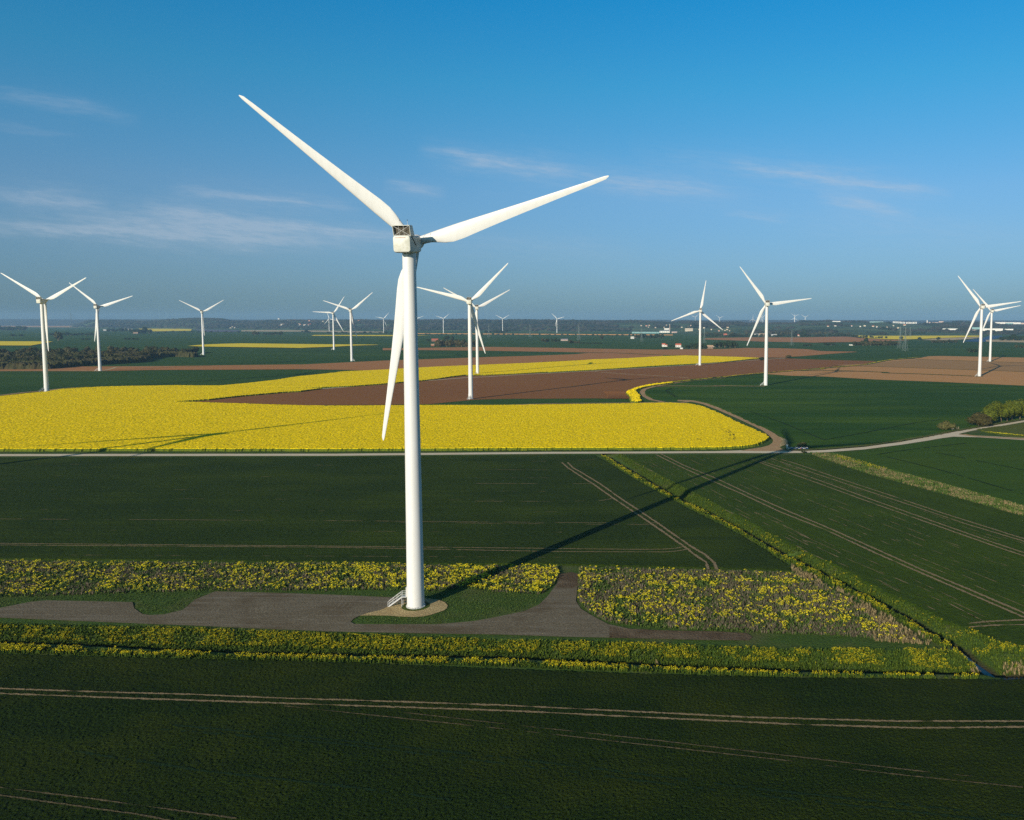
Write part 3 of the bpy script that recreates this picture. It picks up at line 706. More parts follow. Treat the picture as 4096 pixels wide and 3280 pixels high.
# wheel tracks through the crops: pairs of narrow bare ruts
RUTS = [
    ('pair of wheel tracks across the dark foreground field', 0.38, 0.40, 0.30, [
        [(-300, 2748), (0, 2760), (380, 2772), (760, 2781), (1140, 2796), (1520, 2806), (2048, 2823), (2618, 2849), (2998, 2867), (3568, 2881), (4096, 2880), (4500, 2878)],
        [(-300, 2770), (0, 2780), (570, 2799), (1140, 2816), (2048, 2844), (2618, 2870), (3188, 2895), (3663, 2908), (4096, 2903), (4500, 2900)]], 0.12),
    ('fainter wheel tracks forking off in the foreground field', 0.20, 0.40, 0.30, [
        [(1140, 2827), (1377, 2851), (2048, 2919), (2713, 2992), (3188, 3044), (3568, 3092), (4096, 3144)],
        [(1615, 2851), (2048, 2899), (2618, 2959), (3283, 3035), (3758, 3089), (4096, 3117)]], 0.30),
    ('faint wheel tracks in the bottom left corner', 0.22, 0.40, 0.30, [
        [(-200, 3125), (0, 3155), (380, 3201), (950, 3277)], [(-200, 3155), (0, 3186), (570, 3264), (700, 3290)]], 0.28),
    ('straight wheel tracks along the front of the mid field', 0.35, 0.32, 0.3, [
        [(-300, 2178), (0, 2179.5), (1350, 2187.5), (2200, 2194), (2400, 2196), (2560, 2197), (2659, 2196), (2715, 2191), (2741, 2183)],
        [(-300, 2185), (0, 2186), (1350, 2192), (2200, 2206), (2400, 2207), (2659, 2207), (2710, 2203), (2761, 2194)]], 0.1),
    ('thin wheel line across the middle of the mid field', 0.25, 0.32, 0.3, [
        [(-300, 2081), (0, 2082), (1350, 2085.5), (2200, 2090), (2450, 2091), (2598, 2092), (2623, 2088)], [(1600, 2091), (2200, 2096), (2598, 2098), (2630, 2100)]], 0.35),
    ('short wheel arcs at the right end of the mid field', 0.3, 0.32, 0.3, [
        [(1900, 2006), (2200, 2006), (2404, 2003), (2440, 1996), (2455, 1990)], [(1900, 1935), (2200, 1935), (2378, 1934)], [(1900, 1880), (2200, 1880), (2266, 1878), (2290, 1868)], [(2100, 1846), (2200, 1845), (2368, 1839), (2390, 1833)]], 0.38),
    ('worn diagonal pair of wheel tracks in the mid field', 0.62, 0.34, 0.3, [
        Z(ZM, [(95, 490), (140, 530), (200, 570), (350, 665), (500, 770), (650, 870), (800, 970), (1060, 1150), (1150, 1220), (1230, 1270), (1245, 1325)]),
        Z(ZM, [(140, 490), (180, 530), (250, 570), (400, 660), (540, 760), (700, 865), (850, 965), (1100, 1140), (1220, 1210), (1290, 1270), (1312, 1325)])], 0.05),
    ('diagonal pair of wheel tracks nearest the ditch field centre', 0.62, 0.34, 0.3, [
        Z(ZM, [(830, 425), (1000, 510), (1200, 600), (1500, 730), (1800, 870), (2156, 1010)]) + Z(ZR, [(1000, 1300)]) + Z(ZBR, [(1250, 130), (1600, 280), (1900, 408), (2156, 517), (2300, 580)]),
        Z(ZM, [(870, 420), (1050, 510), (1300, 610), (1600, 750), (1900, 880), (2156, 985)]) + Z(ZR, [(1000, 1268)]) + Z(ZBR, [(1350, 145), (1700, 290), (2000, 418), (2156, 485), (2300, 548)])], 0.12),
    ('diagonal pair of wheel tracks in the middle of the right field', 0.58, 0.34, 0.3, [
        Z(ZR, [(20, 565), (200, 630), (500, 735), (900, 880), (1200, 985), (1500, 1090), (1900, 1230), (2156, 1315), (2500, 1430)]),
        Z(ZR, [(70, 570), (300, 640), (600, 745), (1000, 890), (1400, 1030), (1900, 1205), (2156, 1290), (2500, 1400)])], 0.1),
    ('upper diagonal pair of wheel tracks in the right field', 0.56, 0.34, 0.3, [
        Z(ZR, [(170, 555), (300, 600), (600, 700), (900, 800), (1300, 930), (1700, 1065), (2156, 1200), (2500, 1300)]),
        Z(ZR, [(200, 550), (350, 590), (700, 710), (1100, 840), (1500, 975), (2156, 1180), (2500, 1282)])], 0.1),
    ('broken bare lines beside the ditch in the right field', 0.3, 0.34, 0.3, [
        Z(ZR, [(0, 960), (300, 1110), (600, 1240), (870, 1377)]) + Z(ZBR, [(950, 130), (1350, 300), (1780, 520)]),
        Z(ZM, [(760, 540), (880, 600), (1100, 710), (1350, 845), (1700, 1020), (2156, 1250)]),
        Z(ZM, [(1470, 810), (1700, 910), (2000, 1060), (2156, 1140)]) + Z(ZR, [(400, 1190), (700, 1330)]),
        Z(ZBR, [(430, 0), (650, 100), (1000, 230), (1470, 470)]),
        Z(ZM, [(930, 430), (1100, 440), (1300, 445), (1590, 455), (1640, 462)]), Z(ZM, [(560, 430), (680, 500), (880, 590)]),
        Z(ZR, [(1750, 1310), (2156, 1440)]), Z(ZR, [(1150, 1190), (1650, 1370)]), Z(ZR, [(750, 930), (1150, 1080), (1500, 1190), (1930, 1330)])], 0.56),
    ('short bare tracks across the field corner by the ditch junction', 0.5, 0.34, 0.3, [
        Z(ZBR, [(1690, 573), (1900, 552), (2156, 540), (2400, 530)]), Z(ZBR, [(1730, 597), (1950, 582), (2156, 578), (2400, 572)])], 0.15),
]


def between(a, b, t):
    A, B = np.array(a), np.array(b)
    f = lambda P, q: np.stack([np.interp(q, np.linspace(0, 1, len(P)), P[:, i]) for i in (0, 1)], 1)
    q = np.linspace(0, 1, 14)
    return [tuple(v) for v in f(A, q) * (1 - t) + f(B, q) * t]


L1, L2 = RUTS[7][4][1], RUTS[8][4][0]
L0, L3 = RUTS[7][4][0], RUTS[10][4][2]
L4, L5 = RUTS[8][4][1], RUTS[9][4][0]
RUTS.append(('many thin broken drill gaps parallel to the tracks in the right field', 0.20, 0.34, 0.3,
             [between(L1, L2, t) for t in (0.12, 0.22, 0.35, 0.47, 0.6, 0.72, 0.86)] + [between(L4, L5, t) for t in (0.3, 0.6, 0.8)] +
             [between(Z(ZM, [(880, 440), (1500, 760), (2156, 1060)]) + Z(ZBR, [(1200, 130), (2156, 560)]), Z(ZM, [(640, 450), (1250, 790), (2156, 1255)]) + Z(ZBR, [(900, 210), (1800, 640)]), t) for t in (0.25, 0.4, 0.55, 0.7, 0.85)], 0.53))
RUTS.append(('thin short pale gaps here and there in the mid field', 0.22, 0.32, 0.3,
             [[(-300, y0), (700, y0 + 1), (1600, y0 + 3), (2250, y0 + 4)] for y0 in (1862, 1908, 1962, 1998, 2044, 2125, 2225)], 0.66))
M['rut_dull'] = earth('overgrown_bare_rut', (0.075, 0.062, 0.030), (0.17, 0.135, 0.075), None, fine=2.5, big=0.1, bump=0.3)
for lb, wd, z, jit, lns, gp in RUTS:
    ribbon('wheel_tracks', lns, wd, z, M['rut_dull' if ('faint' in lb) else 'rut'], lb, 'wheel tracks', jit=0.45, step=0.45, ragged=gp)
# darker dips where older tracks have been overgrown
M['dark_rut'] = earth('overgrown_rut', (0.008, 0.022, 0.008), (0.014, 0.036, 0.012), None, fine=1.5, bump=0.4)
ribbon('wheel_tracks', [[(640, 2920), (1330, 2975), (2048, 3058), (3093, 3186), (4096, 3290)], [(700, 2905), (1330, 2960), (2048, 3034), (3093, 3160), (4096, 3262)], [(300, 3010), (800, 3085), (1400, 3150), (2048, 3230)]], 0.45, 0.38, M['dark_rut'], 'overgrown dark wheel tracks low in the foreground field', 'wheel tracks', jit=0.5, step=0.9, gaps=0.3)
ribbon('wheel_tracks', [Z(ZR, [(0, 185), (250, 270), (590, 410)]), Z(ZR, [(590, 405), (900, 350), (1300, 270), (1500, 245)]), Z(Z5, [(1400, 1300), (1330, 1325), (1350, 1350), (1440, 1400)]), Z(Z5, [(1480, 1300), (1345, 1322), (1370, 1345), (1460, 1400)])], 0.9, 0.44, M['dark_rut'], 'dark overgrown wheel lines in the lush wheat field', 'wheel tracks', jit=0.4, step=1.5)
ribbon('wheel_tracks', [Z(ZR, [(1000, 520), (1300, 475), (1700, 430)]), Z(ZR, [(1080, 540), (1500, 640), (2156, 830)]), Z(ZR, [(1450, 500), (1800, 570), (2156, 640)])], 0.8, 0.44, M['dark_rut'], 'dark overgrown wheel lines in the olive wheat field', 'wheel tracks', jit=0.4, step=1.5, gaps=0.3)
ribbon('wheel_tracks', [Z(ZM, [(1320, 215), (1400, 250), (1420, 280), (1400, 315), (1360, 330)]), Z(ZM, [(1390, 230), (1440, 265), (1452, 295), (1435, 320)]), Z(ZM, [(1150, 300), (1200, 310), (1250, 322)]), Z(ZM, [(850, 46), (950, 46)])], 1.0, 1.30, M['dark_rut'], 'dark curved wheel marks in the corner of the yellow field', 'wheel tracks', jit=0.5, step=1.5)

# water in the ditches and the far river
M['water'] = material('still_water', lambda k, pos: ((0.010, 0.014, 0.014), (k.noise(pos, 1.5, 2.0, 0.5), 1.0, 0.03)), 0.22, 0.35)
P = np.array(DITCH_D)[:, :2]; P2 = np.array(DITCH_F)[:, :2]
for nm, Q, lb in (('ditch_water', P, 'dark still water in the diagonal ditch'), ('ditch_water', P2, 'dark still water in the ditch along the front verge')):
    d = np.gradient(Q, axis=0); d /= np.hypot(*d.T)[:, None]
    nn = np.stack([-d[:, 1], d[:, 0]], 1)
    n = len(Q)
    hw = np.where((Q[:, 0] > G(3800, 2700)[0]) & (Q[:, 1] < 150), 0.75, 0.5)[:, None]
    z_ = -1.62 if Q is P2 else -1.66
    A, B_ = Q + nn * hw, Q - nn * hw
    k = np.arange(n - 1)
    o = mesh_np(nm, np.concatenate([np.c_[A, np.full(n, z_)], np.c_[B_, np.full(n, z_)]]), np.stack([k + n, k + n + 1, k + 1, k], 1), M['water'])
    props(o, lb, 'water', kind='structure')
M['river'] = material('river_water', lambda k, pos: ((0.010, 0.022, 0.075), (k.noise(pos, 0.05, 2.0, 0.5), 1.0, 0.05)), 0.5, 0.2)
sheet('river', [(3842, 1362), (3880, 1355), (3935, 1347), (3955, 1340), (4007, 1338), (4010, 1345), (3975, 1352), (3955, 1357), (3942, 1363)], 0.3, M['river'], 'blue bend of river behind the right hand turbines', 'river')

# ------------------------------------------------------------------ wild plants on verges and fallow strips
def leafmat(name, c0, c1, sc=1.3, rough=0.8):
    return material(name, lambda k, pos: (k.mix(k.ramp(k.noise(pos, sc, 2.0, 0.6), [(0.35, (0, 0, 0)), (0.65, (1, 1, 1))]), c0, c1), None), rough, 0.2)


M['weed_leaf'] = leafmat('weed_leaf', (0.045, 0.085, 0.014), (0.10, 0.15, 0.03))
M['verge_leaf'] = leafmat('verge_leaf', (0.035, 0.072, 0.005), (0.085, 0.125, 0.010))
M['flower'] = leafmat('yellow_flower', (0.66, 0.56, 0.008), (0.92, 0.78, 0.02), 2.0)
M['flower_dull'] = leafmat('yellow_green_flower', (0.46, 0.42, 0.006), (0.80, 0.64, 0.010), 2.0)
M['dry'] = leafmat('dry_stem', (0.075, 0.062, 0.042), (0.20, 0.165, 0.115), 0.8)
M['reed'] = leafmat('dry_reed', (0.16, 0.125, 0.06), (0.32, 0.25, 0.13), 0.8)


def t_plant(r_, nleaf, nflow, spread=0.35, fl=0.17, lw=0.09, fz=(0.78, 1.08)):
    """unit-height plant: narrow leaves, flower heads on top"""
    V, Fc, Mi = [], [], []
    for _ in range(nleaf):
        a = r_.random() * 6.283; b = a + 1.57
        x, y = math.cos(a) * spread * 0.3 * r_.random(), math.sin(a) * spread * 0.3 * r_.random()
        h = 0.45 + 0.5 * r_.random(); o = spread * (0.4 + 0.6 * r_.random())
        w_ = lw * (0.6 + r_.random())
        n = len(V)
        V += [(x + math.cos(b) * w_ * .6, y + math.sin(b) * w_ * .6, 0), (x - math.cos(b) * w_ * .6, y - math.sin(b) * w_ * .6, 0),
              (x + math.cos(a) * o - math.cos(b) * w_ * .5, y + math.sin(a) * o - math.sin(b) * w_ * .5, h), (x + math.cos(a) * o + math.cos(b) * w_ * .5, y + math.sin(a) * o + math.sin(b) * w_ * .5, h * 0.97)]
        Fc.append((n, n + 1, n + 2, n + 3)); Mi.append(0)
    for _ in range(nflow):
        a = r_.random() * 6.283; q = spread * r_.random() ** 0.6
        c_ = np.array([math.cos(a) * q, math.sin(a) * q, fz[0] + (fz[1] - fz[0]) * r_.random() - q * 0.25])
        u = r_.normal(size=3); u /= np.linalg.norm(u); v = np.cross(u, r_.normal(size=3)); v /= np.linalg.norm(v)
        s_ = fl * (0.6 + 0.7 * r_.random()) * 0.5
        n = len(V)
        V += [tuple(c_ + u * s_), tuple(c_ + v * s_), tuple(c_ - u * s_), tuple(c_ - v * s_)]
        Fc.append((n, n + 1, n + 2, n + 3)); Mi.append(1)
    return np.array(V), np.array(Fc), np.array(Mi)


def scatter(name, P, hts, temps, mats, label, cat, sink=0.03, terrain=True, aspect=1.0, group=None):
    r_ = np.random.default_rng(len(P))
    which = r_.integers(0, len(temps), len(P))
    zz = Hnear(P[:, 0], P[:, 1]) if terrain else np.zeros(len(P))
    Vs, Fs, Ms, b = [], [], [], 0
    for ti, (tv, tf, tm) in enumerate(temps):
        k = which == ti
        if not k.any(): continue
        p, h, z0 = P[k], hts[k], zz[k]
        a = r_.random(len(p)) * 6.283
        ca, sa = np.cos(a), np.sin(a)
        hx = h ** 0.7 * aspect
        X = (tv[None, :, 0] * ca[:, None] - tv[None, :, 1] * sa[:, None]) * hx[:, None] + p[:, 0:1]
        Y = (tv[None, :, 0] * sa[:, None] + tv[None, :, 1] * ca[:, None]) * hx[:, None] + p[:, 1:2]
        Zc = tv[None, :, 2] * h[:, None] + z0[:, None] - sink
        Vs.append(np.stack([X, Y, Zc], 2).reshape(-1, 3))
        Fs.append((tf[None] + (b + np.arange(len(p)) * len(tv))[:, None, None]).reshape(-1, 4))
        Ms.append(np.tile(tm, len(p)))
        b += len(p) * len(tv)
    o = mesh_np(name, np.concatenate(Vs), np.concatenate(Fs), mats, np.concatenate(Ms))
    return props(o, label, cat, group, 'stuff')


def points_in(pix, dens, z=0.0, seed=0, mask=None):
    P = np.array([G(*p, z) for p in pix])
    r_ = np.random.default_rng(50 + seed)
    x0, y0 = P[:, :2].min(0); x1, y1 = P[:, :2].max(0)
    n = int((x1 - x0) * (y1 - y0) * dens)
    Q = np.stack([x0 + r_.random(n) * (x1 - x0), y0 + r_.random(n) * (y1 - y0)], 1)
    Q = Q[inside(P, Q[:, 0], Q[:, 1])]
    if mask is not None:
        Q = Q[r_.random(len(Q)) < mask(Q[:, 0], Q[:, 1])]
    sd, sf = dist_line(DITCH_D, Q[:, 0], Q[:, 1], True), dist_line(DITCH_F, Q[:, 0], Q[:, 1], True)
    Q = Q[((sd > 1.2) | (sd < -1.9)) & ((sf > 1.1) | (sf < -1.5))]
    return Q


rt = np.random.default_rng(11)
T_weed = [t_plant(rt, 5, 11, 0.30, 0.14) for _ in range(6)]
T_leafy = [t_plant(rt, 9, 0, 0.45, lw=0.13) for _ in range(4)]
T_verge = [t_plant(rt, 7, 9, 0.26, 0.105, fz=(0.72, 1.1)) for _ in range(6)]
T_dry = [t_plant(rt, 8, 0, 0.28, lw=0.05) for _ in range(4)]

W1 = [(-420, 2250), (0, 2250), (626, 2254), (1350, 2256), (1708, 2264), (2100, 2263), (2229, 2266), (2240, 2292), (2214, 2343), (2168, 2373), (2100, 2373), (1930, 2361), (1856, 2348), (1708, 2366), (1485, 2358), (1350, 2362), (877, 2362), (376, 2378), (0, 2394), (-420, 2412)]
W2 = [(2316, 2268), (2816, 2280), (3100, 2286), (3170, 2290), (3305, 2337), (3457, 2440), (3580, 2502), (3700, 2562), (3560, 2560), (3480, 2545), (3305, 2532), (3100, 2528), (2867, 2518), (2612, 2508), (2434, 2484), (2340, 2434), (2316, 2400)]
clump = lambda seed, sc, lo, hi: (lambda x, y: np.clip((vnoise(x, y, sc, seed) - lo) / (hi - lo), 0.02, 1))
wm = lambda x, y: clump(5, 3.2, 0.30, 0.72)(x, y) * np.where(x < -8, 1.0, 1.0)
P = points_in(W1, 5.4, 0.3, 1, lambda x, y: clump(5, 1.5, 0.25, 0.85)(x, y) * np.clip(0.45 + (x + 75) / 60, 0.40, 1.0) * np.clip(clump(17, 7.0, 0.1, 0.5)(x, y), 0.4, 1))
scatter('flowering_weeds', P, 0.6 + 0.45 * rt.random(len(P)), T_weed, [M['weed_leaf'], M['flower']], 'strip of wild yellow flowers behind the gravel hardstanding, left of the spur', 'wildflowers')
P = points_in(W2, 3.0, 0.3, 2, lambda x, y: clump(6, 1.5, 0.45, 0.85)(x, y) * np.clip(clump(16, 9.0, 0.15, 0.6)(x, y), 0.25, 1) * 1.5)
scatter('flowering_weeds', P, 0.55 + 0.45 * rt.random(len(P)), T_weed, [M['weed_leaf'], M['flower']], 'patch of wild yellow flowers among dry stems right of the spur', 'wildflowers')
P = np.concatenate([points_in(W1, 4.0, 0.3, 3, clump(7, 4.0, 0.25, 0.6)), points_in(W2, 5.0, 0.3, 4, clump(8, 4.0, 0.20, 0.5))])
scatter('dry_weeds', P, 0.5 + 0.5 * rt.random(len(P)), T_dry, [M['dry'], M['dry']], 'grey brown dry stems standing among the wild flowers', 'dry grass')
P = np.concatenate([points_in(W1, 4.0, 0.3, 5), points_in(W2, 4.5, 0.3, 6)])
scatter('leafy_weeds', P, 0.30 + 0.35 * rt.random(len(P)), T_leafy, [M['weed_leaf'], M['weed_leaf']], 'low green leaves under the wild flowers', 'weeds')
# bank of the front ditch
VB = [(-420, 2514), (0, 2517), (626, 2528), (1350, 2552), (2000, 2570), (2510, 2583), (3100, 2606), (3508, 2604), (3864, 2608), (3915, 2640), (3900, 2662), (3500, 2648), (3100, 2638), (2510, 2618), (2000, 2598), (1350, 2588), (626, 2570), (0, 2542), (-420, 2532)]
P = points_in(VB, 8.5, -0.3, 7, clump(9, 3.5, 0.30, 0.55))
scatter('flowering_verge', P, 0.5 + 0.35 * rt.random(len(P)), T_verge, [M['verge_leaf'], M['flower_dull']], 'yellow flowering plants along the near edge of the gravel track', 'verge')
VB2 = [(-420, 2510), (0, 2515), (626, 2527), (1350, 2552), (2000, 2572), (2510, 2585), (3100, 2610), (3864, 2615), (3930, 2650), (3960, 2690), (3500, 2686), (3100, 2678), (2510, 2652), (2000, 2630), (1350, 2620), (626, 2598), (0, 2574), (-420, 2565)]
P = points_in(VB2, 7.0, -0.6, 8)
scatter('bank_grass', P, 0.35 + 0.35 * rt.random(len(P)), T_leafy, [M['verge_leaf'], M['verge_leaf']], 'green grass on the bank of the front ditch', 'grass')
VS = [(-420, 2582), (0, 2590), (313, 2600), (626, 2612), (845, 2622), (1127, 2630), (1350, 2636), (2000, 2645), (2255, 2657), (2510, 2666), (2765, 2682), (3100, 2692), (3356, 2698), (3661, 2703), (3915, 2706), (3915, 2712), (3100, 2702), (2510, 2684), (2000, 2664), (1350, 2648), (845, 2640), (313, 2622), (0, 2616), (-420, 2612)]
P = points_in(VS, 8.0, 0.2, 9, clump(10, 3.0, 0.25, 0.5))
scatter('flowering_verge', P, 0.7 + 0.4 * rt.random(len(P)), T_verge, [M['verge_leaf'], M['flower_dull']], 'yellow flowering fringe between the front ditch and foreground wheat', 'verge')
P = points_in(VS, 5.0, 0.2, 10)
scatter('bank_grass', P, 0.35 + 0.3 * rt.random(len(P)), T_leafy, [M['verge_leaf'], M['verge_leaf']], 'green grass along the edge of the foreground wheat', 'grass')
# banks of the diagonal ditch
VD = Z(ZM, [(400, 438), (470, 445), (620, 548), (780, 640), (940, 742), (1235, 882), (1490, 1012), (1690, 1120), (1890, 1240)]) + Z(ZBR, [(290, 32), (495, 142), (745, 268), (995, 392), (1145, 472), (1300, 553), (1420, 640), (1540, 705), (1600, 745), (1560, 770), (1440, 720), (1330, 650), (1100, 505), (900, 400), (700, 300), (500, 195), (330, 110), (200, 20)]) + Z(ZM, [(1880, 1290), (1700, 1170), (1500, 1050), (1350, 970), (1100, 850), (950, 770), (800, 690), (640, 600), (450, 480)])
P = points_in(VD, 5.5, 0.1, 11, clump(12, 2.2, 0.40, 0.85))
scatter('flowering_verge', P, 0.65 + 0.4 * rt.random(len(P)), T_verge, [M['verge_leaf'], M['flower_dull']], 'narrow band of yellow flowers along the left lip of the diagonal ditch', 'verge')
Pg = points_in(VD, 5.0, 0.1, 60)
scatter('bank_grass', Pg, 0.35 + 0.35 * rt.random(len(Pg)), T_leafy, [M['verge_leaf'], M['verge_leaf']], 'green grass along the left lip of the diagonal ditch', 'grass')
VE = Z(ZM, [(520, 440), (700, 560), (900, 690), (1100, 790), (1300, 885), (1500, 990), (1700, 1100), (1900, 1220), (2156, 1355)]) + Z(ZBR, [(500, 130), (750, 255), (1000, 380), (1200, 480), (1450, 610), (1650, 740), (1800, 850), (1950, 930), (2156, 960), (2400, 960), (2400, 800), (2156, 775), (1950, 740), (1720, 630), (1550, 570), (1300, 435), (1100, 350), (900, 245), (640, 110)]) + Z(ZM, [(2156, 1270), (1900, 1140), (1500, 930), (1200, 775), (880, 610), (560, 432)])
P = points_in(VE, 3.0, -0.3, 12, lambda x, y: clump(13, 4.0, 0.5, 0.8)(x, y) * np.clip((260 - y) / 90, 0.05, 1))
scatter('flowering_verge', P, 0.6 + 0.4 * rt.random(len(P)), T_verge, [M['verge_leaf'], M['flower_dull']], 'scattered yellow flowers on the right bank of the diagonal ditch', 'verge')
P = points_in(VE, 4.5, -0.5, 13)
scatter('bank_grass', P, 0.3 + 0.3 * rt.random(len(P)), T_leafy, [M['verge_leaf'], M['verge_leaf']], 'bright green grass on the right bank of the diagonal ditch', 'grass')
RD = [Z(ZBR, [(900, 650), (1350, 655), (1450, 720), (1420, 745), (1000, 715)]), Z(ZBR, [(2000, 860), (2300, 850), (2300, 965), (2000, 960)]), Z(ZBR, [(1750, 860), (1850, 880), (1830, 940), (1740, 900)]), [(2545, 2625), (2595, 2625), (2595, 2645), (2545, 2645)], [(2603, 2618), (2640, 2622), (2640, 2645), (2603, 2645)],
      Z(ZBR, [(700, 300), (1100, 520), (1300, 660), (1100, 640), (850, 470), (600, 300)]), Z(ZBR, [(330, 120), (600, 250), (600, 290), (330, 200)])]
P = np.concatenate([points_in(q, 4.5, 0.0, 14 + i, clump(20 + i, 2.0, 0.2, 0.6)) for i, q in enumerate(RD)])
scatter('dry_grass', P, 0.6 + 0.5 * rt.random(len(P)), T_dry, [M['reed'], M['reed']], 'straw coloured dry grass and reeds beside the ditches', 'dry grass', aspect=1.3)
# the rough strip between the two right-hand fields
SV = [(3240, 1808), (3330, 1812), (3380, 1822), (3457, 1850), (3661, 1903), (3864, 1957), (4096, 2020), (4500, 2190), (4500, 2215), (4096, 2060), (3813, 1981), (3635, 1935), (3483, 1895), (3356, 1854), (3259, 1820)]
P = points_in(SV, 3.0, 0.1, 30)
scatter('bank_grass', P, 0.35 + 0.4 * rt.random(len(P)), T_leafy, [M['weed_leaf'], M['weed_leaf']], 'rough grass strip dividing the two right hand fields', 'grass')
P = points_in(SV, 3.0, 0.1, 31, clump(14, 3.0, 0.3, 0.6))
scatter('dry_grass', P, 0.45 + 0.4 * rt.random(len(P)), T_dry, [M['reed'], M['reed']], 'dry straw coloured grass on the strip between right hand fields', 'dry grass', aspect=1.5)
P = points_in([(3340, 1818), (3380, 1826), (3480, 1853), (3560, 1875), (3540, 1884), (3440, 1858), (3340, 1828)], 2.5, 0.1, 32, clump(15, 2.0, 0.3, 0.6))
scatter('flowering_verge', P, 0.5 + 0.4 * rt.random(len(P)), T_verge, [M['verge_leaf'], M['flower_dull']], 'few yellow flowers at the top of the rough strip below the road', 'verge')
P = points_in(Z((3700, 1580, 5.444), [(1230, 785), (1500, 805), (1800, 830), (2156, 870), (2156, 880), (1800, 845), (1500, 820)]), 6.0, 0.1, 33)
scatter('flowering_verge', P, 0.5 + 0.4 * rt.random(len(P)), T_verge, [M['verge_leaf'], M['flower']], 'yellow flower line between the two roads at right edge', 'verge')
GR = [[(560, 2412), (780, 2398), (870, 2366), (1350, 2370), (1640, 2385), (1700, 2372), (1920, 2366), (2100, 2378), (2150, 2378), (2150, 2415), (2100, 2440), (1968, 2470), (1893, 2483), (1745, 2496), (1480, 2496), (1430, 2470), (1652, 2473), (1750, 2462), (1800, 2425), (1760, 2395), (1660, 2390), (1500, 2386), (1200, 2374), (880, 2366), (780, 2404), (730, 2444), (650, 2462), (575, 2460), (545, 2436)],
      [(-420, 2412), (0, 2396), (376, 2380), (870, 2364), (780, 2400), (560, 2410), (180, 2405), (0, 2436), (-420, 2444)]]
P = np.concatenate([points_in(q, 4.0, 0.0, 40 + i) for i, q in enumerate(GR)])
scatter('bank_grass', P, 0.12 + 0.14 * rt.random(len(P)), T_leafy, [M['weed_leaf'], M['weed_leaf']], 'short grass around the gravel hardstandings', 'grass', aspect=1.2)

# ------------------------------------------------------------------ wind turbines
def paint(k, pos):
    a = k.noise(k.scale(pos, (1, 1, 0.12)), 0.9, 4.0, 0.6)
    return k.mix(k.ramp(a, [(0.45, (0, 0, 0)), (0.75, (0.5, 0.5, 0.5))]), (0.66, 0.67, 0.67), (0.56, 0.565, 0.55)), None


M['white'] = material('white_turbine_paint', paint, 0.45, 0.4)
M['nacelle'] = material('nacelle_gelcoat', lambda k, pos: (k.mix(k.ramp(k.noise(pos, 1.2, 4.0, 0.65), [(0.45, (0, 0, 0)), (0.75, (0.8, 0.8, 0.8))]), (0.62, 0.625, 0.58), (0.43, 0.44, 0.34)), None), 0.5, 0.3)
M['grille'] = material('dark_radiator_grille', lambda k, pos: (k.mix(k.noise(k.scale(pos, (9, 9, 0.6)), 1.0, 1.0, 0.5), (0.03, 0.028, 0.022), (0.13, 0.115, 0.09)), None), 0.7, 0.3)
M['steel'] = plain('galvanised_steel', (0.55, 0.56, 0.56), 0.45, 0.4, 0.1)
M['black'] = plain('black_rubber', (0.015, 0.015, 0.017), 0.6, 0.3)
M['red'] = plain('faded_red_paint', (0.35, 0.07, 0.04), 0.6, 0.3)
M['concrete'] = plain('concrete', (0.38, 0.36, 0.31), 0.9, 0.1)


def blade_mesh():
    # span, chord, leading edge x, thickness ratio, twist
    T = [(0.9, 1.9, -0.95, 1.0, 24), (2.2, 1.9, -0.95, 1.0, 24), (3.5, 2.1, -0.97, 0.85, 22), (5.0, 2.6, -1.0, 0.62, 19), (6.8, 3.2, -1.0, 0.45, 16), (8.6, 3.5, -1.0, 0.35, 13), (11, 3.42, -0.97, 0.29, 10),
         (15, 3.0, -0.87, 0.25, 7.5), (20, 2.5, -0.73, 0.22, 5), (26, 2.0, -0.58, 0.20, 3), (32, 1.55, -0.45, 0.18, 1.6), (38, 1.15, -0.34, 0.17, 0.6), (42, 0.88, -0.27, 0.16, 0), (44.2, 0.68, -0.22, 0.16, 0), (45.0, 0.22, -0.10, 0.16, 0)]
    secs = []
    N = 20
    for r_, c_, le, th, tw in T:
        pts = []
        rnd = max(0.0, min(1.0, (th - 0.3) / 0.6))
        for i in range(N):
            a = 2 * math.pi * i / N
            u = (1 - math.cos(a)) / 2
            air = 0.5 * th * (2.969 * math.sqrt(u) - 1.26 * u - 3.516 * u * u + 2.843 * u ** 3 - 1.015 * u ** 4) * (1 if a < math.pi else -1) * 1.0
            cir = 0.5 * th * math.sin(a)
            yv = (air * (1 - rnd) + cir * rnd) * c_
            xv = le + u * c_
            ct, st = math.cos(R(tw)), math.sin(R(tw))
            pts.append((xv * ct + yv * st * 0, yv - xv * math.sin(R(tw)), r_) if False else (xv * ct + yv * st, yv * ct - xv * st, r_))
        secs.append(pts)
    mb = MB()
    mb.loft(secs)
    return mb


def rrect(w_, h0, h1, rad, y, n=5, dx=0):
    """rounded rectangle section in xz at depth y"""
    pts = []
    for cx_, cz_, a0 in ((w_ / 2 - rad, h1 - rad, 0), (-w_ / 2 + rad, h1 - rad, 90), (-w_ / 2 + rad, h0 + rad, 180), (w_ / 2 - rad, h0 + rad, 270)):
        for i in range(n):
            a = R(a0 + 90 * i / (n - 1))
            pts.append((cx_ + rad * math.cos(a) + dx, y, cz_ + rad * math.sin(a)))
    return pts


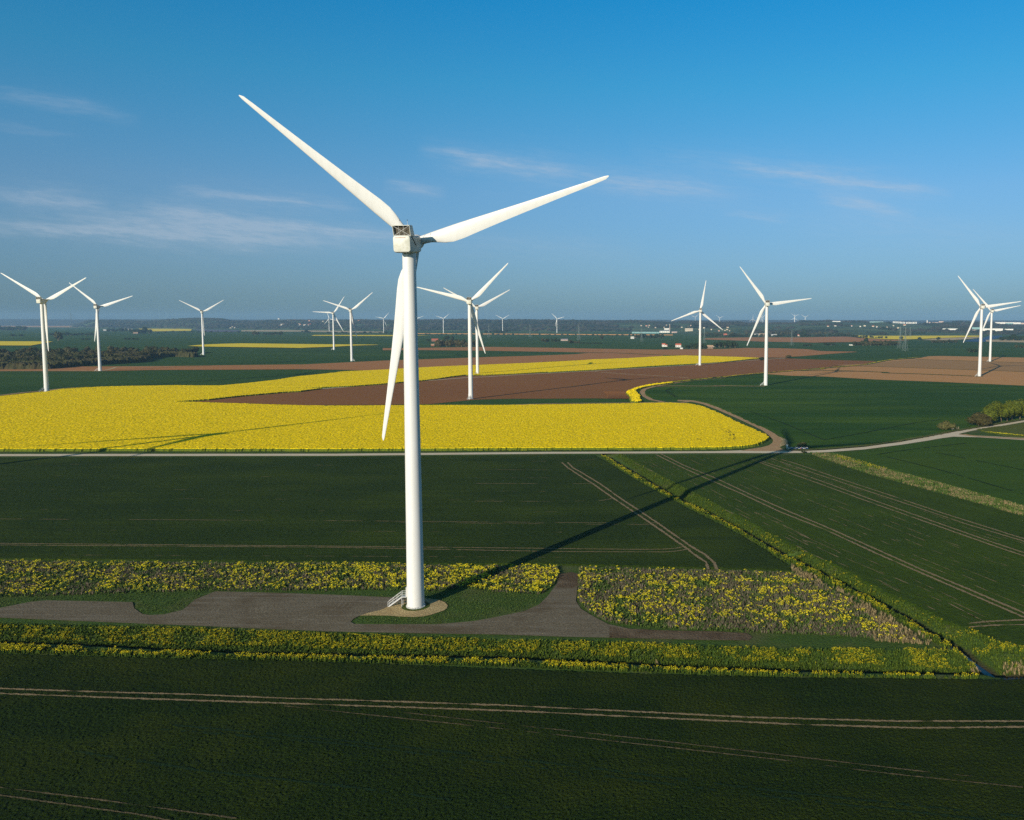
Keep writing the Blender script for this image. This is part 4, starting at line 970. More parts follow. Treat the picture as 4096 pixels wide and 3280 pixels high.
def make_turbine():
    """one turbine with every part; blades and nacelle are placed later by pose()"""
    root = empty('wind_turbine', (0, 0, 0))
    mb = MB()
    n = 48
    secs = []
    for z_, r_ in ((0, 1.88), (0.25, 1.88), (12, 1.805), (21.9, 1.742), (22.0, 1.742), (22.03, 1.752), (22.09, 1.752), (22.12, 1.741), (22.3, 1.74), (35, 1.658), (47.9, 1.576), (48.0, 1.576), (48.03, 1.586), (48.09, 1.586), (48.12, 1.575), (48.3, 1.574), (63, 1.48), (78.0, 1.385)):
        secs.append([(r_ * math.cos(2 * math.pi * i / n), r_ * math.sin(2 * math.pi * i / n), z_) for i in range(n)])
    mb.loft(secs)
    tower = mb.build('tower', M['white'], root, smooth=True, autosmooth=12)
    # flange with bolts
    mb = MB()
    for z0, z1, ra in ((0.0, 0.10, 2.20), (0.10, 0.16, 2.06)):
        mb.loft([[(ra * math.cos(2 * math.pi * i / n), ra * math.sin(2 * math.pi * i / n), z_) for i in range(n)] for z_ in (z0, z1)])
    for i in range(40):
        a = 2 * math.pi * i / 40
        mb.bar((2.02 * math.cos(a), 2.02 * math.sin(a), 0.08), (2.02 * math.cos(a), 2.02 * math.sin(a), 0.42), 0.055, n=6, m=1)
    mb.build('base_flange', [M['white'], M['steel']], tower)
    # entrance: door on the left side with platform and stair
    mb = MB()
    mb.box(-2.02, -1.86, -0.45, 0.45, 2.35, 4.45)
    mb.build('door', M['white'], tower)
    st = MB()
    st.box(-3.05, -1.9, -0.55, 0.55, 2.22, 2.32)
    for k in range(11):
        t = (k + 0.5) / 11
        st.box(-3.05 - 3.0 * t - 0.14, -3.05 - 3.0 * t + 0.14, -0.45, 0.45, 2.25 * (1 - t) - 0.02, 2.25 * (1 - t) + 0.03)
    for y in (-0.5, 0.5):
        st.add([(-3.05, y - .03, 2.32), (-6.1, y - .03, 0.08), (-6.1, y - .03, -0.05), (-5.9, y - .03, -0.05), (-3.05, y - .03, 2.05), (-3.05, y + .03, 2.32), (-6.1, y + .03, 0.08), (-6.1, y + .03, -0.05), (-5.9, y + .03, -0.05), (-3.05, y + .03, 2.05)],
               [(0, 1, 2, 3, 4), (9, 8, 7, 6, 5), (0, 5, 6, 1), (1, 6, 7, 2), (2, 7, 8, 3), (3, 8, 9, 4), (4, 9, 5, 0)])
        st.bar((-2.95, y, 0), (-2.95, y, 2.25), 0.05, n=6)
    stair = st.build('staircase', M['steel'], root)
    for y in (-0.5, 0.5):
        hr = MB()
        for dz in (0.55, 1.1):
            hr.bar((-2.0, y, 2.3 + dz), (-3.05, y, 2.3 + dz), 0.035, n=6)
            hr.bar((-3.05, y, 2.3 + dz), (-6.05, y, 0.05 + dz), 0.035, n=6)
        for t in (0, 0.33, 0.66, 1.0):
            hr.bar((-3.05 - 3.0 * t, y, 2.3 - 2.25 * t), (-3.05 - 3.0 * t, y, 3.4 - 2.25 * t), 0.035, n=6)
        hr.bar((-2.05, y, 2.3), (-2.05, y, 3.4), 0.035, n=6)
        hr.build('handrail', M['steel'], stair)
    # nacelle: origin on the rotor axis above the tower, +Y towards the rotor
    mb = MB()
    mb.loft([rrect(3.2, -1.25, 1.35, 0.45, -4.15), rrect(3.62, -1.62, 1.60, 0.50, -4.02), rrect(3.80, -1.80, 1.72, 0.50, -3.7), rrect(3.85, -1.88, 1.75, 0.5, -1.5), rrect(3.80, -1.88, 1.75, 0.5, 1.2), rrect(3.55, -1.75, 1.66, 0.55, 2.4), rrect(3.0, -1.5, 1.45, 0.6, 3.2)])
    nac = mb.build('nacelle', M['nacelle'], root, smooth=True, autosmooth=35)
    mb = MB()
    mb.box(-1.25, 0.95, -4.20, -4.12, 1.22, 1.30)
    mb.build('vent_slot', M['red'], nac)
    mb = MB()
    mb.box(-1.70, 1.70, -4.075, -4.03, -0.02, 0.02)
    mb.build('hatch_seam', M['grille'], nac)
    # cooler housing on top of the rear end
    mb = MB()
    for x in (-1.86, 1.78):
        mb.add([(x, -4.05, 3.72), (x, -3.55, 1.62), (x, -1.3, 1.62), (x, -2.35, 3.72), (x + .08, -4.05, 3.72), (x + .08, -3.55, 1.62), (x + .08, -1.3, 1.62), (x + .08, -2.35, 3.72)],
               [(0, 1, 2, 3), (7, 6, 5, 4), (0, 4, 5, 1), (1, 5, 6, 2), (2, 6, 7, 3), (3, 7, 4, 0)])
    mb.box(-1.86, 1.86, -4.07, -2.33, 3.72, 3.82)
    mb.add([(-1.86, -2.35, 3.72), (1.86, -2.35, 3.72), (1.86, -1.3, 1.62), (-1.86, -1.3, 1.62), (-1.86, -2.27, 3.72), (1.86, -2.27, 3.72), (1.86, -1.22, 1.62), (-1.86, -1.22, 1.62)],
           [(0, 1, 2, 3), (7, 6, 5, 4), (0, 4, 5, 1), (2, 6, 7, 3), (1, 5, 6, 2), (3, 7, 4, 0)])
    ch = mb.build('cooler_housing', M['nacelle'], nac)
    mb = MB()
    mb.add([(-1.78, -3.35, 3.70), (1.78, -3.35, 3.70), (1.78, -2.85, 1.66), (-1.78, -2.85, 1.66), (-1.78, -3.25, 3.70), (1.78, -3.25, 3.70), (1.78, -2.75, 1.66), (-1.78, -2.75, 1.66)],
           [(3, 2, 1, 0), (4, 5, 6, 7), (0, 1, 5, 4), (1, 2, 6, 5), (2, 3, 7, 6), (3, 0, 4, 7)])
    mb.build('radiator', M['grille'], nac)
    mb = MB()
    q = [(-1.7, -3.98, 3.66), (1.7, -3.98, 3.66), (1.7, -3.52, 1.72), (-1.7, -3.52, 1.72)]
    mb.bar(q[0], q[2], 0.035, n=6); mb.bar(q[1], q[3], 0.035, n=6); mb.bar(q[2], q[3], 0.05, n=6)
    mb.bar((-0.55, -3.98, 3.66), (-0.55, -3.52, 1.72), 0.03, n=6); mb.bar((0.5, -3.98, 3.66), (0.5, -3.52, 1.72), 0.03, n=6)
    mb.build('cross_brace', M['steel'], nac)
    for x in (-0.6, 1.05):
        mb = MB()
        mb.bar((x, -2.9, 3.80), (x, -2.9, 4.75), 0.035, n=6)
        mb.bar((x, -2.9, 4.75), (x, -2.9, 4.98), 0.07, n=8, m=1)
        mb.build('antenna', [M['steel'], M['black']], nac)
    mb = MB()
    mb.bar((1.96, -3.2, 1.55), (1.97, -1.2, -0.2), 0.08, n=6)
    mb.bar((1.97, -1.2, -0.2), (1.90, -0.6, -0.25), 0.08, n=6)
    mb.build('cable', M['black'], nac)
    mb = MB()
    mb.bar((0, 0, -2.35), (0, 0, -1.75), 1.28, n=32)
    mb.build('yaw_collar', M['white'], nac, smooth=True, autosmooth=40)
    # hub and spinner: origin at the rotor centre
    mb = MB()
    prof = [(-1.55, 1.15), (-1.2, 1.45), (-0.4, 1.62), (0.5, 1.6), (1.3, 1.3), (1.9, 0.8), (2.2, 0.3)]
    mb.loft([[(r_ * math.cos(2 * math.pi * i / 28), y, -r_ * math.sin(2 * math.pi * i / 28)) for i in range(28)] for y, r_ in prof])
    hub = mb.build('hub', M['white'], root, smooth=True, autosmooth=60)
    bl = blade_mesh().build('blade', M['white'], root, smooth=True, autosmooth=70)
    b2, b3 = bl.copy(), bl.copy()
    for b_ in (b2, b3):
        C.objects.link(b_); b_.parent = root
    return root


def copy_tree(o, parent=None, depth=3):
    c_ = o.copy(); C.objects.link(c_); c_.parent = parent
    if depth > 0:
        for ch in [k for k in ALL if k.parent == o]:
            copy_tree(ch, c_, depth - 1)
    return c_


def pose(root, base, zt, yaw, ph, rad, over=4.0, tilt=5.0, cone=0.0, zh=None, stair_rot=0.0):
    zh = zh or zt + 2
    root.location = base
    yaw, ph, t, cn = R(yaw), R(ph), R(tilt), R(cone)
    a = Vector((math.sin(yaw), math.cos(yaw), 0)); r_ = Vector((math.cos(yaw), -math.sin(yaw), 0))
    ax = a * math.cos(t) + Vector((0, 0, math.sin(t))); up = -a * math.sin(t) + Vector((0, 0, math.cos(t)))
    hubc = Vector((0, 0, zh)) + ax * over
    k = 0
    t5 = R(5)
    ax5 = a * math.cos(t5) + Vector((0, 0, math.sin(t5))); up5 = -a * math.sin(t5) + Vector((0, 0, math.cos(t5)))
    for ch in root.children:
        nm = ch.name.split('.')[0]
        if nm == 'tower':
            ch.scale = (1, 1, zt / 78.0)
        elif nm == 'staircase':
            ch.rotation_euler = (0, 0, R(stair_rot))
        elif nm == 'nacelle':
            mt = Matrix((r_, ax5, up5)).transposed().to_4x4(); mt.translation = Vector((0, 0, zh + 0.1)); ch.matrix_local = mt
        elif nm == 'hub':
            mt = Matrix((r_, ax, up)).transposed().to_4x4(); mt.translation = hubc; ch.matrix_local = mt
        elif nm == 'blade':
            p = ph + k * 2 * math.pi / 3
            sp_ = r_ * math.sin(p) + up * math.cos(p)
            tg = r_ * math.cos(p) - up * math.sin(p)
            z_ = sp_ * math.cos(cn) + ax * math.sin(cn)
            y_ = ax * math.cos(cn) - sp_ * math.sin(cn)
            mt = Matrix((tg, y_, z_)).transposed().to_4x4() @ Matrix.Diagonal((1, 1, rad / 45.0, 1)); mt.translation = hubc; ch.matrix_local = mt
            k += 1


turb = make_turbine()
ALL = list(scene.objects)
props(turb, 'tall white wind turbine in the foreground beside the gravel hardstanding', 'wind turbine', 'white wind turbines of the wind farm')
bpy.context.view_layer.update()
TGT = [  # px base, tower top, yaw, phase, radius, stair, label
    ((186.7, 1571.3), 78.5, 3, 63, 45.5, 60, 'leftmost wind turbine, its base at the far edge of the yellow field'),
    ((400.4, 1489.5), 78.6, -3, 72, 45, 20, 'second wind turbine from left, in front of the long dark wood'),
    ((814, 1423.3), 78.2, -13, 59, 45, 0, 'wind turbine at the right end of the dark wood, standing alone'),
    ((1335.6, 1402.2), 79.1, -5, 34, 45.5, 0, 'farther of the two overlapping turbines left of the main tower'),
    ((1406.8, 1447), 78.2, -7, 50, 45, 160, 'nearer of the two overlapping turbines left of the main tower'),
    ((1883.6, 1598), 76.7, -3, 45, 44, 75, 'nearer turbine of the pair just right of the main tower, on dark soil'),
    ((1910.4, 1499.3), 77.1, -11, 61, 45, 60, 'farther turbine of the pair just right of the main tower, at the yellow field'),
    ((2799.2, 1460.5), 77.0, 1, 10, 44.5, 0, 'wind turbine with one blade pointing almost straight up'),
    ((3062.6, 1541), 78.4, -2, 83, 45.5, 15, 'wind turbine standing in the lush dark wheat field at right'),
    ((3917.3, 1502), 78.5, 5, 82, 45.5, 15, 'nearer of the two turbines on pale brown fields at right edge'),
    ((3959.3, 1442.6), 78.8, 5, 79, 46.5, 15, 'farther of the two turbines on pale brown fields at right edge'),
]
inst = []
for (p, zt, yaw, ph, rad, sr, lb) in TGT:
    c_ = copy_tree(turb); c_['label'] = lb
    inst.append((c_, tuple(G(*p)), zt, yaw, ph, rad, sr))
FARS = [(1316, 1273.8, 5140, 104, 4, 'tiny turbine behind the left pair, before the wooded hill'), (1534.2, 1274, 4730, 42, -4, 'tiny turbine just left of the main tower, before the wooded hill'),
        (1664, 1277, 4700, 71, -5, 'tiny turbine almost hidden behind the main tower'), (1773, 1274.3, 4650, 50, -7, 'first tiny turbine right of the main tower'),
        (2010, 1276.3, 4750, 59, -5, 'tiny turbine in front of the wooded hill right of the central pair'), (2227.2, 1277, 4650, 75, 8, 'tiny turbine alone in front of the wooded hill, right centre')]
HILLS = [(2780.7, 1267.6, 8000, 49, 'tiny turbine on the skyline behind the upright bladed turbine, left'), (2878, 1270.4, 8000, 66, 'tiny turbine on the skyline right of the upright bladed turbine'),
         (3011, 1275.6, 7700, 2, 'tiny skyline turbine left of the lush field turbine, one blade straight up'), (3043.5, 1270, 7700, 30, 'tiny skyline turbine half hidden behind a blade of the lush field turbine'),
         (3050.8, 1267.6, 7700, 45, 'tiny skyline turbine touching the tower of the lush field turbine'), (3178.7, 1262.5, 7600, 66, 'upper of two tiny overlapping turbines on the right skyline'),
         (3177.7, 1270.4, 7900, 3, 'lower of two tiny overlapping turbines on the right skyline'), (3220.4, 1266.6, 7700, 60, 'tiny turbine alone on the skyline, rightmost of the hilltop ones')]
# one more of the row stands beyond the left edge of the view: its shadow lies on the yellow field
c_ = copy_tree(turb); c_['label'] = 'wind turbine beyond the left edge, casting its rotor shadow on the yellow field'
inst.append((c_, (-348.6, 218.7, 0.0), 78, 0, 7, 45, 15))
for (px, py, d, ph, yaw, lb) in FARS:
    c_ = copy_tree(turb, None, 1); c_['label'] = lb
    x, y = GD(px, d)
    inst.append((c_, (x, y, 0.0), 78, yaw, ph, 45, 0))
for (px, py, d, ph, lb) in HILLS:
    c_ = copy_tree(turb, None, 1); c_['label'] = lb
    v = ray(px, py); k_ = d / math.hypot(v[0], v[1])
    inst.append((c_, (v[0] * k_, v[1] * k_, HC + v[2] * k_ - 80.3), 78, -4, ph, 45, 0))
pose(turb, tuple(G(1665.7, 2428)), 77.9, 7.0, 72.96, 45.66, over=4.55, tilt=11.58, cone=-6.55, zh=79.03)
for (o, b_, zt, yaw, ph, rad, sr) in inst:
    pose(o, b_, zt, yaw, ph, rad, stair_rot=sr)

# ------------------------------------------------------------------ the hills
SKY = [(-700, 1279), (280, 1300), (320, 1297), (365, 1284), (521, 1284), (600, 1288), (680, 1280), (808, 1274), (895, 1277), (927, 1284), (1017, 1286), (1104, 1283), (1156, 1280), (1300, 1281), (1443, 1279), (1561, 1281), (1704, 1279), (1843, 1276), (1993, 1279), (2087, 1277),
       (2300, 1279), (2408, 1282), (2468, 1280), (2547, 1279), (2610, 1283), (2680, 1286), (2739, 1281), (2826, 1282), (2895, 1285), (2947, 1283), (2982, 1288), (3190, 1287), (3200, 1279), (3252, 1281), (3325, 1277), (3393, 1279), (3487, 1281), (3526, 1278), (3565, 1282), (3620, 1286), (3700, 1285), (3760, 1280), (3819, 1279), (3891, 1283), (3978, 1285), (4200, 1288), (5000, 1286)]
FOOT = [(-700, 1306), (270, 1306), (300, 1314), (400, 1319), (1000, 1321), (1700, 1325), (2200, 1327), (2500, 1327), (2660, 1329), (2800, 1338), (3000, 1342), (3400, 1340), (3700, 1338), (4000, 1336), (5000, 1336)]


def hillH(x, y):
    px = CX + F * x / np.maximum(y, 1)
    sy = np.interp(px, [p[0] for p in SKY], [p[1] for p in SKY])
    fy = np.interp(px, [p[0] for p in FOOT], [p[1] for p in FOOT])
    tl = 1288 + (px - CX) * -0.0013
    d0 = HC * F / (fy - tl)
    d1 = d0 + np.interp(px, [0, 2600, 2900, 4200], [1500, 1700, 2900, 2900])
    hr = HC + (tl - sy) * d1 / F - 13
    t = np.clip((y - d0) / (d1 - d0), 0, 1)
    h = hr * (t ** 0.85 * 0.75 + 0.25 * t * t * (3 - 2 * t))
    t2 = np.clip((y - d1) / 700, 0, 1)
    h = h - t2 * 28
    h = h + (vnoise(x, y, 260, 31) - 0.5) * 14 * np.clip(t * 3, 0, 1) * np.clip((1 - t) * 3, 0, 1)
    return np.where(px < 285, -3.0, np.maximum(h, -3.0) + np.where(t > 0, 0.3, 0)), t


M['hill'] = material('hill_pasture', lambda k, pos: (k.mix(k.ramp(k.noise(pos, 0.004, 3.0, 0.6), [(0.42, (0, 0, 0)), (0.6, (1, 1, 1))]), (0.035, 0.07, 0.028), (0.09, 0.13, 0.05)), None), 1.0)
M['hillwood'] = material('bare_and_leafing_wood', lambda k, pos: (k.mix(k.ramp(k.noise(pos, 0.0045, 5.0, 0.7), [(0.42, (0, 0, 0)), (0.58, (1, 1, 1))]), (0.012, 0.024, 0.014), (0.044, 0.042, 0.032)), None), 1.0)
cols = np.arange(-900, 4900, 16.0)
us = np.concatenate([np.linspace(3100, 9600, 90)])
PX, YY = np.meshgrid(cols, us)
XX = (PX - CX) / F * YY
HH, TT_ = hillH(XX, YY)
ny_, nx_ = XX.shape
i_ = (np.arange(ny_ - 1)[:, None] * nx_ + np.arange(nx_ - 1)[None]).ravel()
q = np.stack([i_, i_ + 1, i_ + 1 + nx_, i_ + nx_], 1)
HH = np.where(TT_ <= 0, -2.0, HH)
keep = (TT_.ravel()[q] > 0).any(1) & (HH.ravel()[q] > -2.9).all(1)
used, inv = np.unique(q[keep], return_inverse=True)
props(mesh_np('hills', np.stack([XX.ravel(), YY.ravel(), HH.ravel()], 1)[used], inv.reshape(-1, 4), M['hill'], smooth=True), 'low ridge of hills closing the plain', 'hills', kind='structure')
# far blue ridge
c2 = np.arange(-1500, 5600, 40.0)
d2 = np.array([11200, 11900, 12600, 13300])
PX, YY = np.meshgrid(c2, d2)
XX = (PX - CX) / F * YY
hz = np.array([-2, 50, 96, 92])[:, None] * (0.97 + 0.06 * vnoise(XX, YY, 900, 5)) + (vnoise(XX, YY, 150, 8) - .5) * 5
ny_, nx_ = XX.shape
i_ = (np.arange(ny_ - 1)[:, None] * nx_ + np.arange(nx_ - 1)[None]).ravel()
props(mesh_np('hills', np.stack([XX.ravel(), YY.ravel(), hz.ravel()], 1), np.stack([i_, i_ + 1, i_ + 1 + nx_, i_ + nx_], 1), M['hillwood'], smooth=True), 'faint blue ridge on the horizon', 'hills', kind='structure')


def hit(px, py):
    d = ray(px, py)
    ts = np.linspace(3000, 9000, 1500)
    x, y, z = d[0] * ts, d[1] * ts, HC + d[2] * ts
    h, _ = hillH(x, y)
    h = np.maximum(h, 0)
    k = np.argmax(z < h)
    if not (z < h).any(): k = int(np.argmin(z - h))
    return np.array([x[k], y[k], h[k]])


# woodland on the slopes: one mass of thousands of crowns
r_ = np.random.default_rng(21)
OPEN = [(2470, 2620, 1297, 1310), (3020, 3330, 1299, 1311), (2690, 2760, 1295, 1306), (3300, 3480, 1330, 1345), (850, 1000, 1316, 1325), (3560, 3690, 1279, 1298), (3690, 3810, 1279, 1294), (3970, 4300, 1279, 1298), (3320, 3370, 1279, 1291), (3465, 3560, 1279, 1293), (3770, 3832, 1309, 1322), (3880, 4060, 1309, 1327), (2520, 2800, 1312, 1342)]
n = 26000
px = r_.random(n) * 5200 - 500
yy = 3300 + r_.random(n) ** 0.8 * 6000
x = (px - CX) / F * yy
h, t = hillH(x, yy)
dens = vnoise(x, yy, 420, 3)
py = 1288 + (HC - h) / yy * F
ok = (h > -2) & (t > 0.015) & (t <= 1.0) & ((dens > np.where(px > 2650, 0.47, 0.18)) | (t > 0.93))
for a, b, c_, d_ in OPEN:
    ok &= ~((px > a) & (px < b) & (py > c_) & (py < d_))
x, yy, h, t = x[ok], yy[ok], h[ok], t[ok]
# crest line trees
m_ = 3200
pc = r_.random(m_) * 4600 + 280
fy = np.interp(pc, [p[0] for p in FOOT], [p[1] for p in FOOT]); tl = 1288 - (pc - CX) * 0.0013
yc = HC * F / (fy - tl) + np.interp(pc, [0, 2600, 2900, 4200], [1500, 1700, 2900, 2900]) - 40 - 120 * r_.random(m_)
xc = (pc - CX) / F * yc
hc_, tc_ = hillH(xc, yc)
pyc = 1288 + (HC - hc_) / yc * F
okc = np.ones(len(xc), bool)
for a, b, c__, d_ in OPEN:
    okc &= ~((pc > a) & (pc < b) & (pyc > c__) & (pyc < d_))
xc, yc, hc_ = xc[okc], yc[okc], hc_[okc]
x, yy, h = np.concatenate([x, xc]), np.concatenate([yy, yc]), np.concatenate([h, hc_])
oct_v = np.array([(1, 0, .35), (0, 1, .35), (-1, 0, .35), (0, -1, .35), (.6, .6, .8), (-.6, .6, .8), (-.6, -.6, .8), (.6, -.6, .8), (0, 0, 1.0), (.75, -.75, 0), (-.75, -.75, 0), (.75, .75, 0), (-.75, .75, 0)])
oct_f = np.array([(3, 7, 0, 9), (3, 10, 2, 6), (0, 4, 1, 11), (1, 5, 2, 12), (7, 8, 4, 0), (6, 8, 7, 3), (5, 8, 6, 2), (4, 8, 5, 1), (10, 3, 9, 9), (10, 12, 2, 2)])[:8]
N_ = len(x)
sw = 11 + 12 * r_.random(N_); sh = 9 + 8 * r_.random(N_)
jit = 1 + (r_.random((N_, len(oct_v), 3)) - .5) * 0.5
Vt = oct_v[None] * jit * np.stack([sw, sw, sh], 1)[:, None, :] + np.stack([x, yy, h - 2], 1)[:, None, :]
Ft = oct_f[None] + (np.arange(N_) * len(oct_v))[:, None, None]
props(mesh_np('woodland', Vt.reshape(-1, 3), Ft.reshape(-1, 4), M['hillwood']), 'bare grey brown woodland covering the low hills', 'woodland', kind='stuff')

# ------------------------------------------------------------------ trees
def crown_np(r_, w_, h_, z0, n, leaf, lobes=7, sp=0.20):
    """leaf clumps through the volume of several overlapping lobes"""
    V, Fc = [], []
    L = [(r_.normal(size=3) * np.array([w_ * sp, w_ * sp, h_ * sp * .8]), 0.27 + 0.16 * r_.random()) for _ in range(lobes)]
    L.append((np.zeros(3), 0.36))
    for c_, rr in L:                      # dense inner foliage of every lobe, rough and uneven
        b = len(V); nu, nv = 7, 5
        for j in range(1, nv):
            for i in range(nu):
                a_, e_ = 2 * math.pi * i / nu, -math.pi / 2 + math.pi * j / nv
                q = rr * 0.74 * (0.75 + 0.5 * r_.random())
                p = c_ + q * np.array([w_ * math.cos(a_) * math.cos(e_), w_ * math.sin(a_) * math.cos(e_), h_ * math.sin(e_)])
                p[2] = max(p[2], -h_ * 0.46)
                V.append(p + np.array([0, 0, z0 + h_ * 0.5]))
        for j in range(nv - 2):
            for i in range(nu):
                Fc.append((b + j * nu + i, b + j * nu + (i + 1) % nu, b + (j + 1) * nu + (i + 1) % nu, b + (j + 1) * nu + i))
        Fc.append(tuple(b + (nv - 2) * nu + i for i in range(nu)))
    for i in range(n):
        c_, rr = L[r_.integers(len(L))]
        d = r_.normal(size=3); d /= np.linalg.norm(d)
        q = rr * (0.55 + 0.45 * r_.random() ** 0.5)
        p = c_ + d * q * np.array([w_, w_, h_])
        p[2] = max(p[2], -h_ * 0.48)
        p = p + np.array([0, 0, z0 + h_ * 0.5])
        nrm = d + r_.normal(size=3) * 0.55; nrm /= np.linalg.norm(nrm)
        u = np.cross(nrm, r_.normal(size=3)); u /= np.linalg.norm(u); v = np.cross(nrm, u)
        s_ = leaf * (0.6 + 0.8 * r_.random())
        b = len(V)
        V += [p + u * s_, p + v * s_, p - u * s_ * 0.9 + nrm * s_ * .3, p - v * s_]
        Fc.append((b, b + 1, b + 2, b + 3))
    return V, Fc


def tree_bits(seed, w_, h_, trunk, n, leaf, lobes=7, sp=0.20):
    r_ = np.random.default_rng(seed)
    tk = MB()
    top = Vector(((r_.random() - .5) * w_ * .1, (r_.random() - .5) * w_ * .1, trunk + (h_ - trunk) * 0.45))
    tk.bar((0, 0, -0.3), top, w_ * 0.045 + 0.06, w_ * 0.018, n=8)
    for k in range(6):
        a = k * 1.047 + r_.random(); s_ = trunk * 0.8 + (h_ - trunk) * 0.35 * r_.random()
        st = Vector((top.x * s_ / top.z, top.y * s_ / top.z, s_))
        tk.bar(st, st + Vector((math.cos(a) * w_ * .3, math.sin(a) * w_ * .3, (h_ - trunk) * 0.35)), w_ * 0.018 + .02, w_ * 0.006, n=5)
    cb = MB()
    V, Fc = crown_np(r_, w_, h_ - trunk, trunk, n, leaf, lobes, sp)
    cb.add(V, Fc)
    return tk, cb


M['bark'] = plain('bark', (0.20, 0.15, 0.10), 0.9, 0.1, 0.3)
def leaves(name, c0, c1, s=0.5):
    return leafmat(name, c0, c1, s)


M['lf_olive'] = leaves('olive_leaves', (0.034, 0.056, 0.004), (0.105, 0.122, 0.008), 0.9)
M['lf_dark'] = leaves('dark_leaves', (0.006, 0.017, 0.004), (0.020, 0.038, 0.009))
M['lf_brown'] = leaves('brown_twigs', (0.03, 0.032, 0.010), (0.075, 0.062, 0.020), 0.9)
M['lf_wood'] = leaves('wood_twigs', (0.020, 0.030, 0.008), (0.066, 0.062, 0.020), 0.05)
M['lf_grey'] = leaves('grey_twigs', (0.05, 0.058, 0.014), (0.12, 0.11, 0.04), 1.2)


def tree(kind, base, w_, h_, trunk, lm, label, seed, n=1500, leaf=0.45, group=None, cat='tree', lobes=7):
    e = empty(kind, base)
    props(e, label, cat, group)
    tk, cb = tree_bits(seed, w_, h_, trunk, n, leaf, lobes)
    tk.build('trunk', M['bark'], e, smooth=True)
    cb.build('crown', lm, e)
    return e


def m_per_px(base):
    return math.sqrt(base[0] ** 2 + base[1] ** 2 + HC ** 2) / F


ZQ = (3700, 1580, 5.444)
for i, (tx, ty, w_, top, kd, lm, lb) in enumerate([
        (1165, 655, 370, 405, 'broad_tree', 'lf_brown', 'low spreading dark brown tree at the left end of the roadside row'),
        (1450, 612, 290, 250, 'round_tree', 'lf_olive', 'first round olive green tree of the roadside row, beside the brown one'),
        (1660, 565, 270, 225, 'round_tree', 'lf_olive', 'second round olive green tree of the roadside row'),
        (1790, 560, 190, 235, 'round_tree', 'lf_olive', 'narrower olive green tree in the middle of the roadside row'),
        (1890, 528, 300, 160, 'round_tree', 'lf_olive', 'tall round olive green tree with a leaning trunk in the roadside row'),
        (2070, 500, 260, 140, 'round_tree', 'lf_olive', 'olive green tree at the right edge of the photo, end of the roadside row'),
        (2230, 470, 260, 150, 'round_tree', 'lf_olive', 'last roadside tree, cut by the right edge of the photo')]):
    p = Z(ZQ, [(tx, ty)])[0]
    b_ = G(*p, 0.0); s_ = m_per_px(b_)
    h_ = (ty - top) / 5.444 * s_ * 1.02
    tree(kd, b_, w_ / 5.444 * s_ * 1.05, h_, h_ * (0.14 if i == 0 else 0.17), M[lm], lb, 100 + i, n=2600, leaf=0.34, group='trees in the roadside row')
p = Z(ZQ, [(450, 745)])[0]; b_ = G(*p); s_ = m_per_px(b_)
tree('round_bush', b_, 255 / 5.444 * s_, 190 / 5.444 * s_, 0.3, M['lf_grey'], 'round leafing bush beside the white road, left of the white sign', 120, n=1500, leaf=0.28, cat='bush')
p = Z((2900, 1700, 4.312), [(1340, 392)])[0]; b_ = G(*p); s_ = m_per_px(b_)
tree('round_bush', b_, 150 / 4.312 * s_, 100 / 4.312 * s_, 0.3, M['lf_grey'], 'round bush behind the blue and white barrier at the track junction', 121, n=1300, leaf=0.22, cat='bush')
p = Z((2900, 1700, 4.312), [(1365, 470)])[0]; b_ = G(*p); s_ = m_per_px(b_)
tree('round_bush', b_, 70 / 4.312 * s_, 26 / 4.312 * s_, 0.1, M['lf_dark'], 'small low dark bush on the near side of the white road', 122, n=300, leaf=0.2, cat='bush')
tree('round_bush', G(3152.7, 1432), 10.5, 5.5, 0.3, M['lf_brown'], 'dark bush where the brown and green fields meet right of the lush field turbine', 123, n=500, leaf=0.5, cat='bush')
tree('round_bush', G(3046.7, 1438.7), 7.5, 5.0, 0.3, M['lf_dark'], 'small dark bush at the right tip of the diagonal yellow field', 124, n=400, leaf=0.45, cat='bush')

# small distant trees: a few shared shapes, single meshes
far_mesh = {}
for key, lm in (('dark', 'lf_dark'), ('brown', 'lf_wood'), ('green', 'lf_brown')):
    for v in range(4):
        tk, cb = tree_bits(300 + v + len(key) * 10, 1.0, 1.0, 0.08, 260, 0.085, 6, 0.14)
        mm = MB(); mm.add(tk.v, tk.f, 0); mm.add([tuple(q_) for q_ in cb.v], cb.f, 1)
        o = mm.build('far_tree', [M['bark'], M[lm]])
        far_mesh[key, v] = o.data
        bpy.data.objects.remove(o)
rf = random.Random(5)
GROUPS = {}


def fartree(px, py, w_, h_, key, label, group, cat='tree', name=None, narrow=1.0):
    b_ = G(px, py); s_ = m_per_px(b_)
    o = bpy.data.objects.new(name or {'tree': 'distant_tree', 'bush': 'distant_bush'}[cat], far_mesh[key, rf.randrange(4)])
    C.objects.link(o)
    o.location = b_
    o.scale = (w_ * s_ * 1.15 * narrow, w_ * s_ * 1.15 * narrow, h_ * s_ * 1.05)
    o.rotation_euler = (0, 0, rf.random() * 6.28)
    props(o, label, cat, group)


def row(x0, y0, x1, y1, n, w_, h_, key, label, group, cat='tree', jit=0.3):
    for i in range(n):
        t = (i + 0.5) / n
        fartree(x0 + (x1 - x0) * t + rf.uniform(-.3, .3) * (x1 - x0) / n, y0 + (y1 - y0) * t + rf.uniform(-.4, .4), w_ * rf.uniform(1 - jit, 1 + jit), h_ * rf.uniform(1 - jit, 1 + jit), key, label, group, cat)


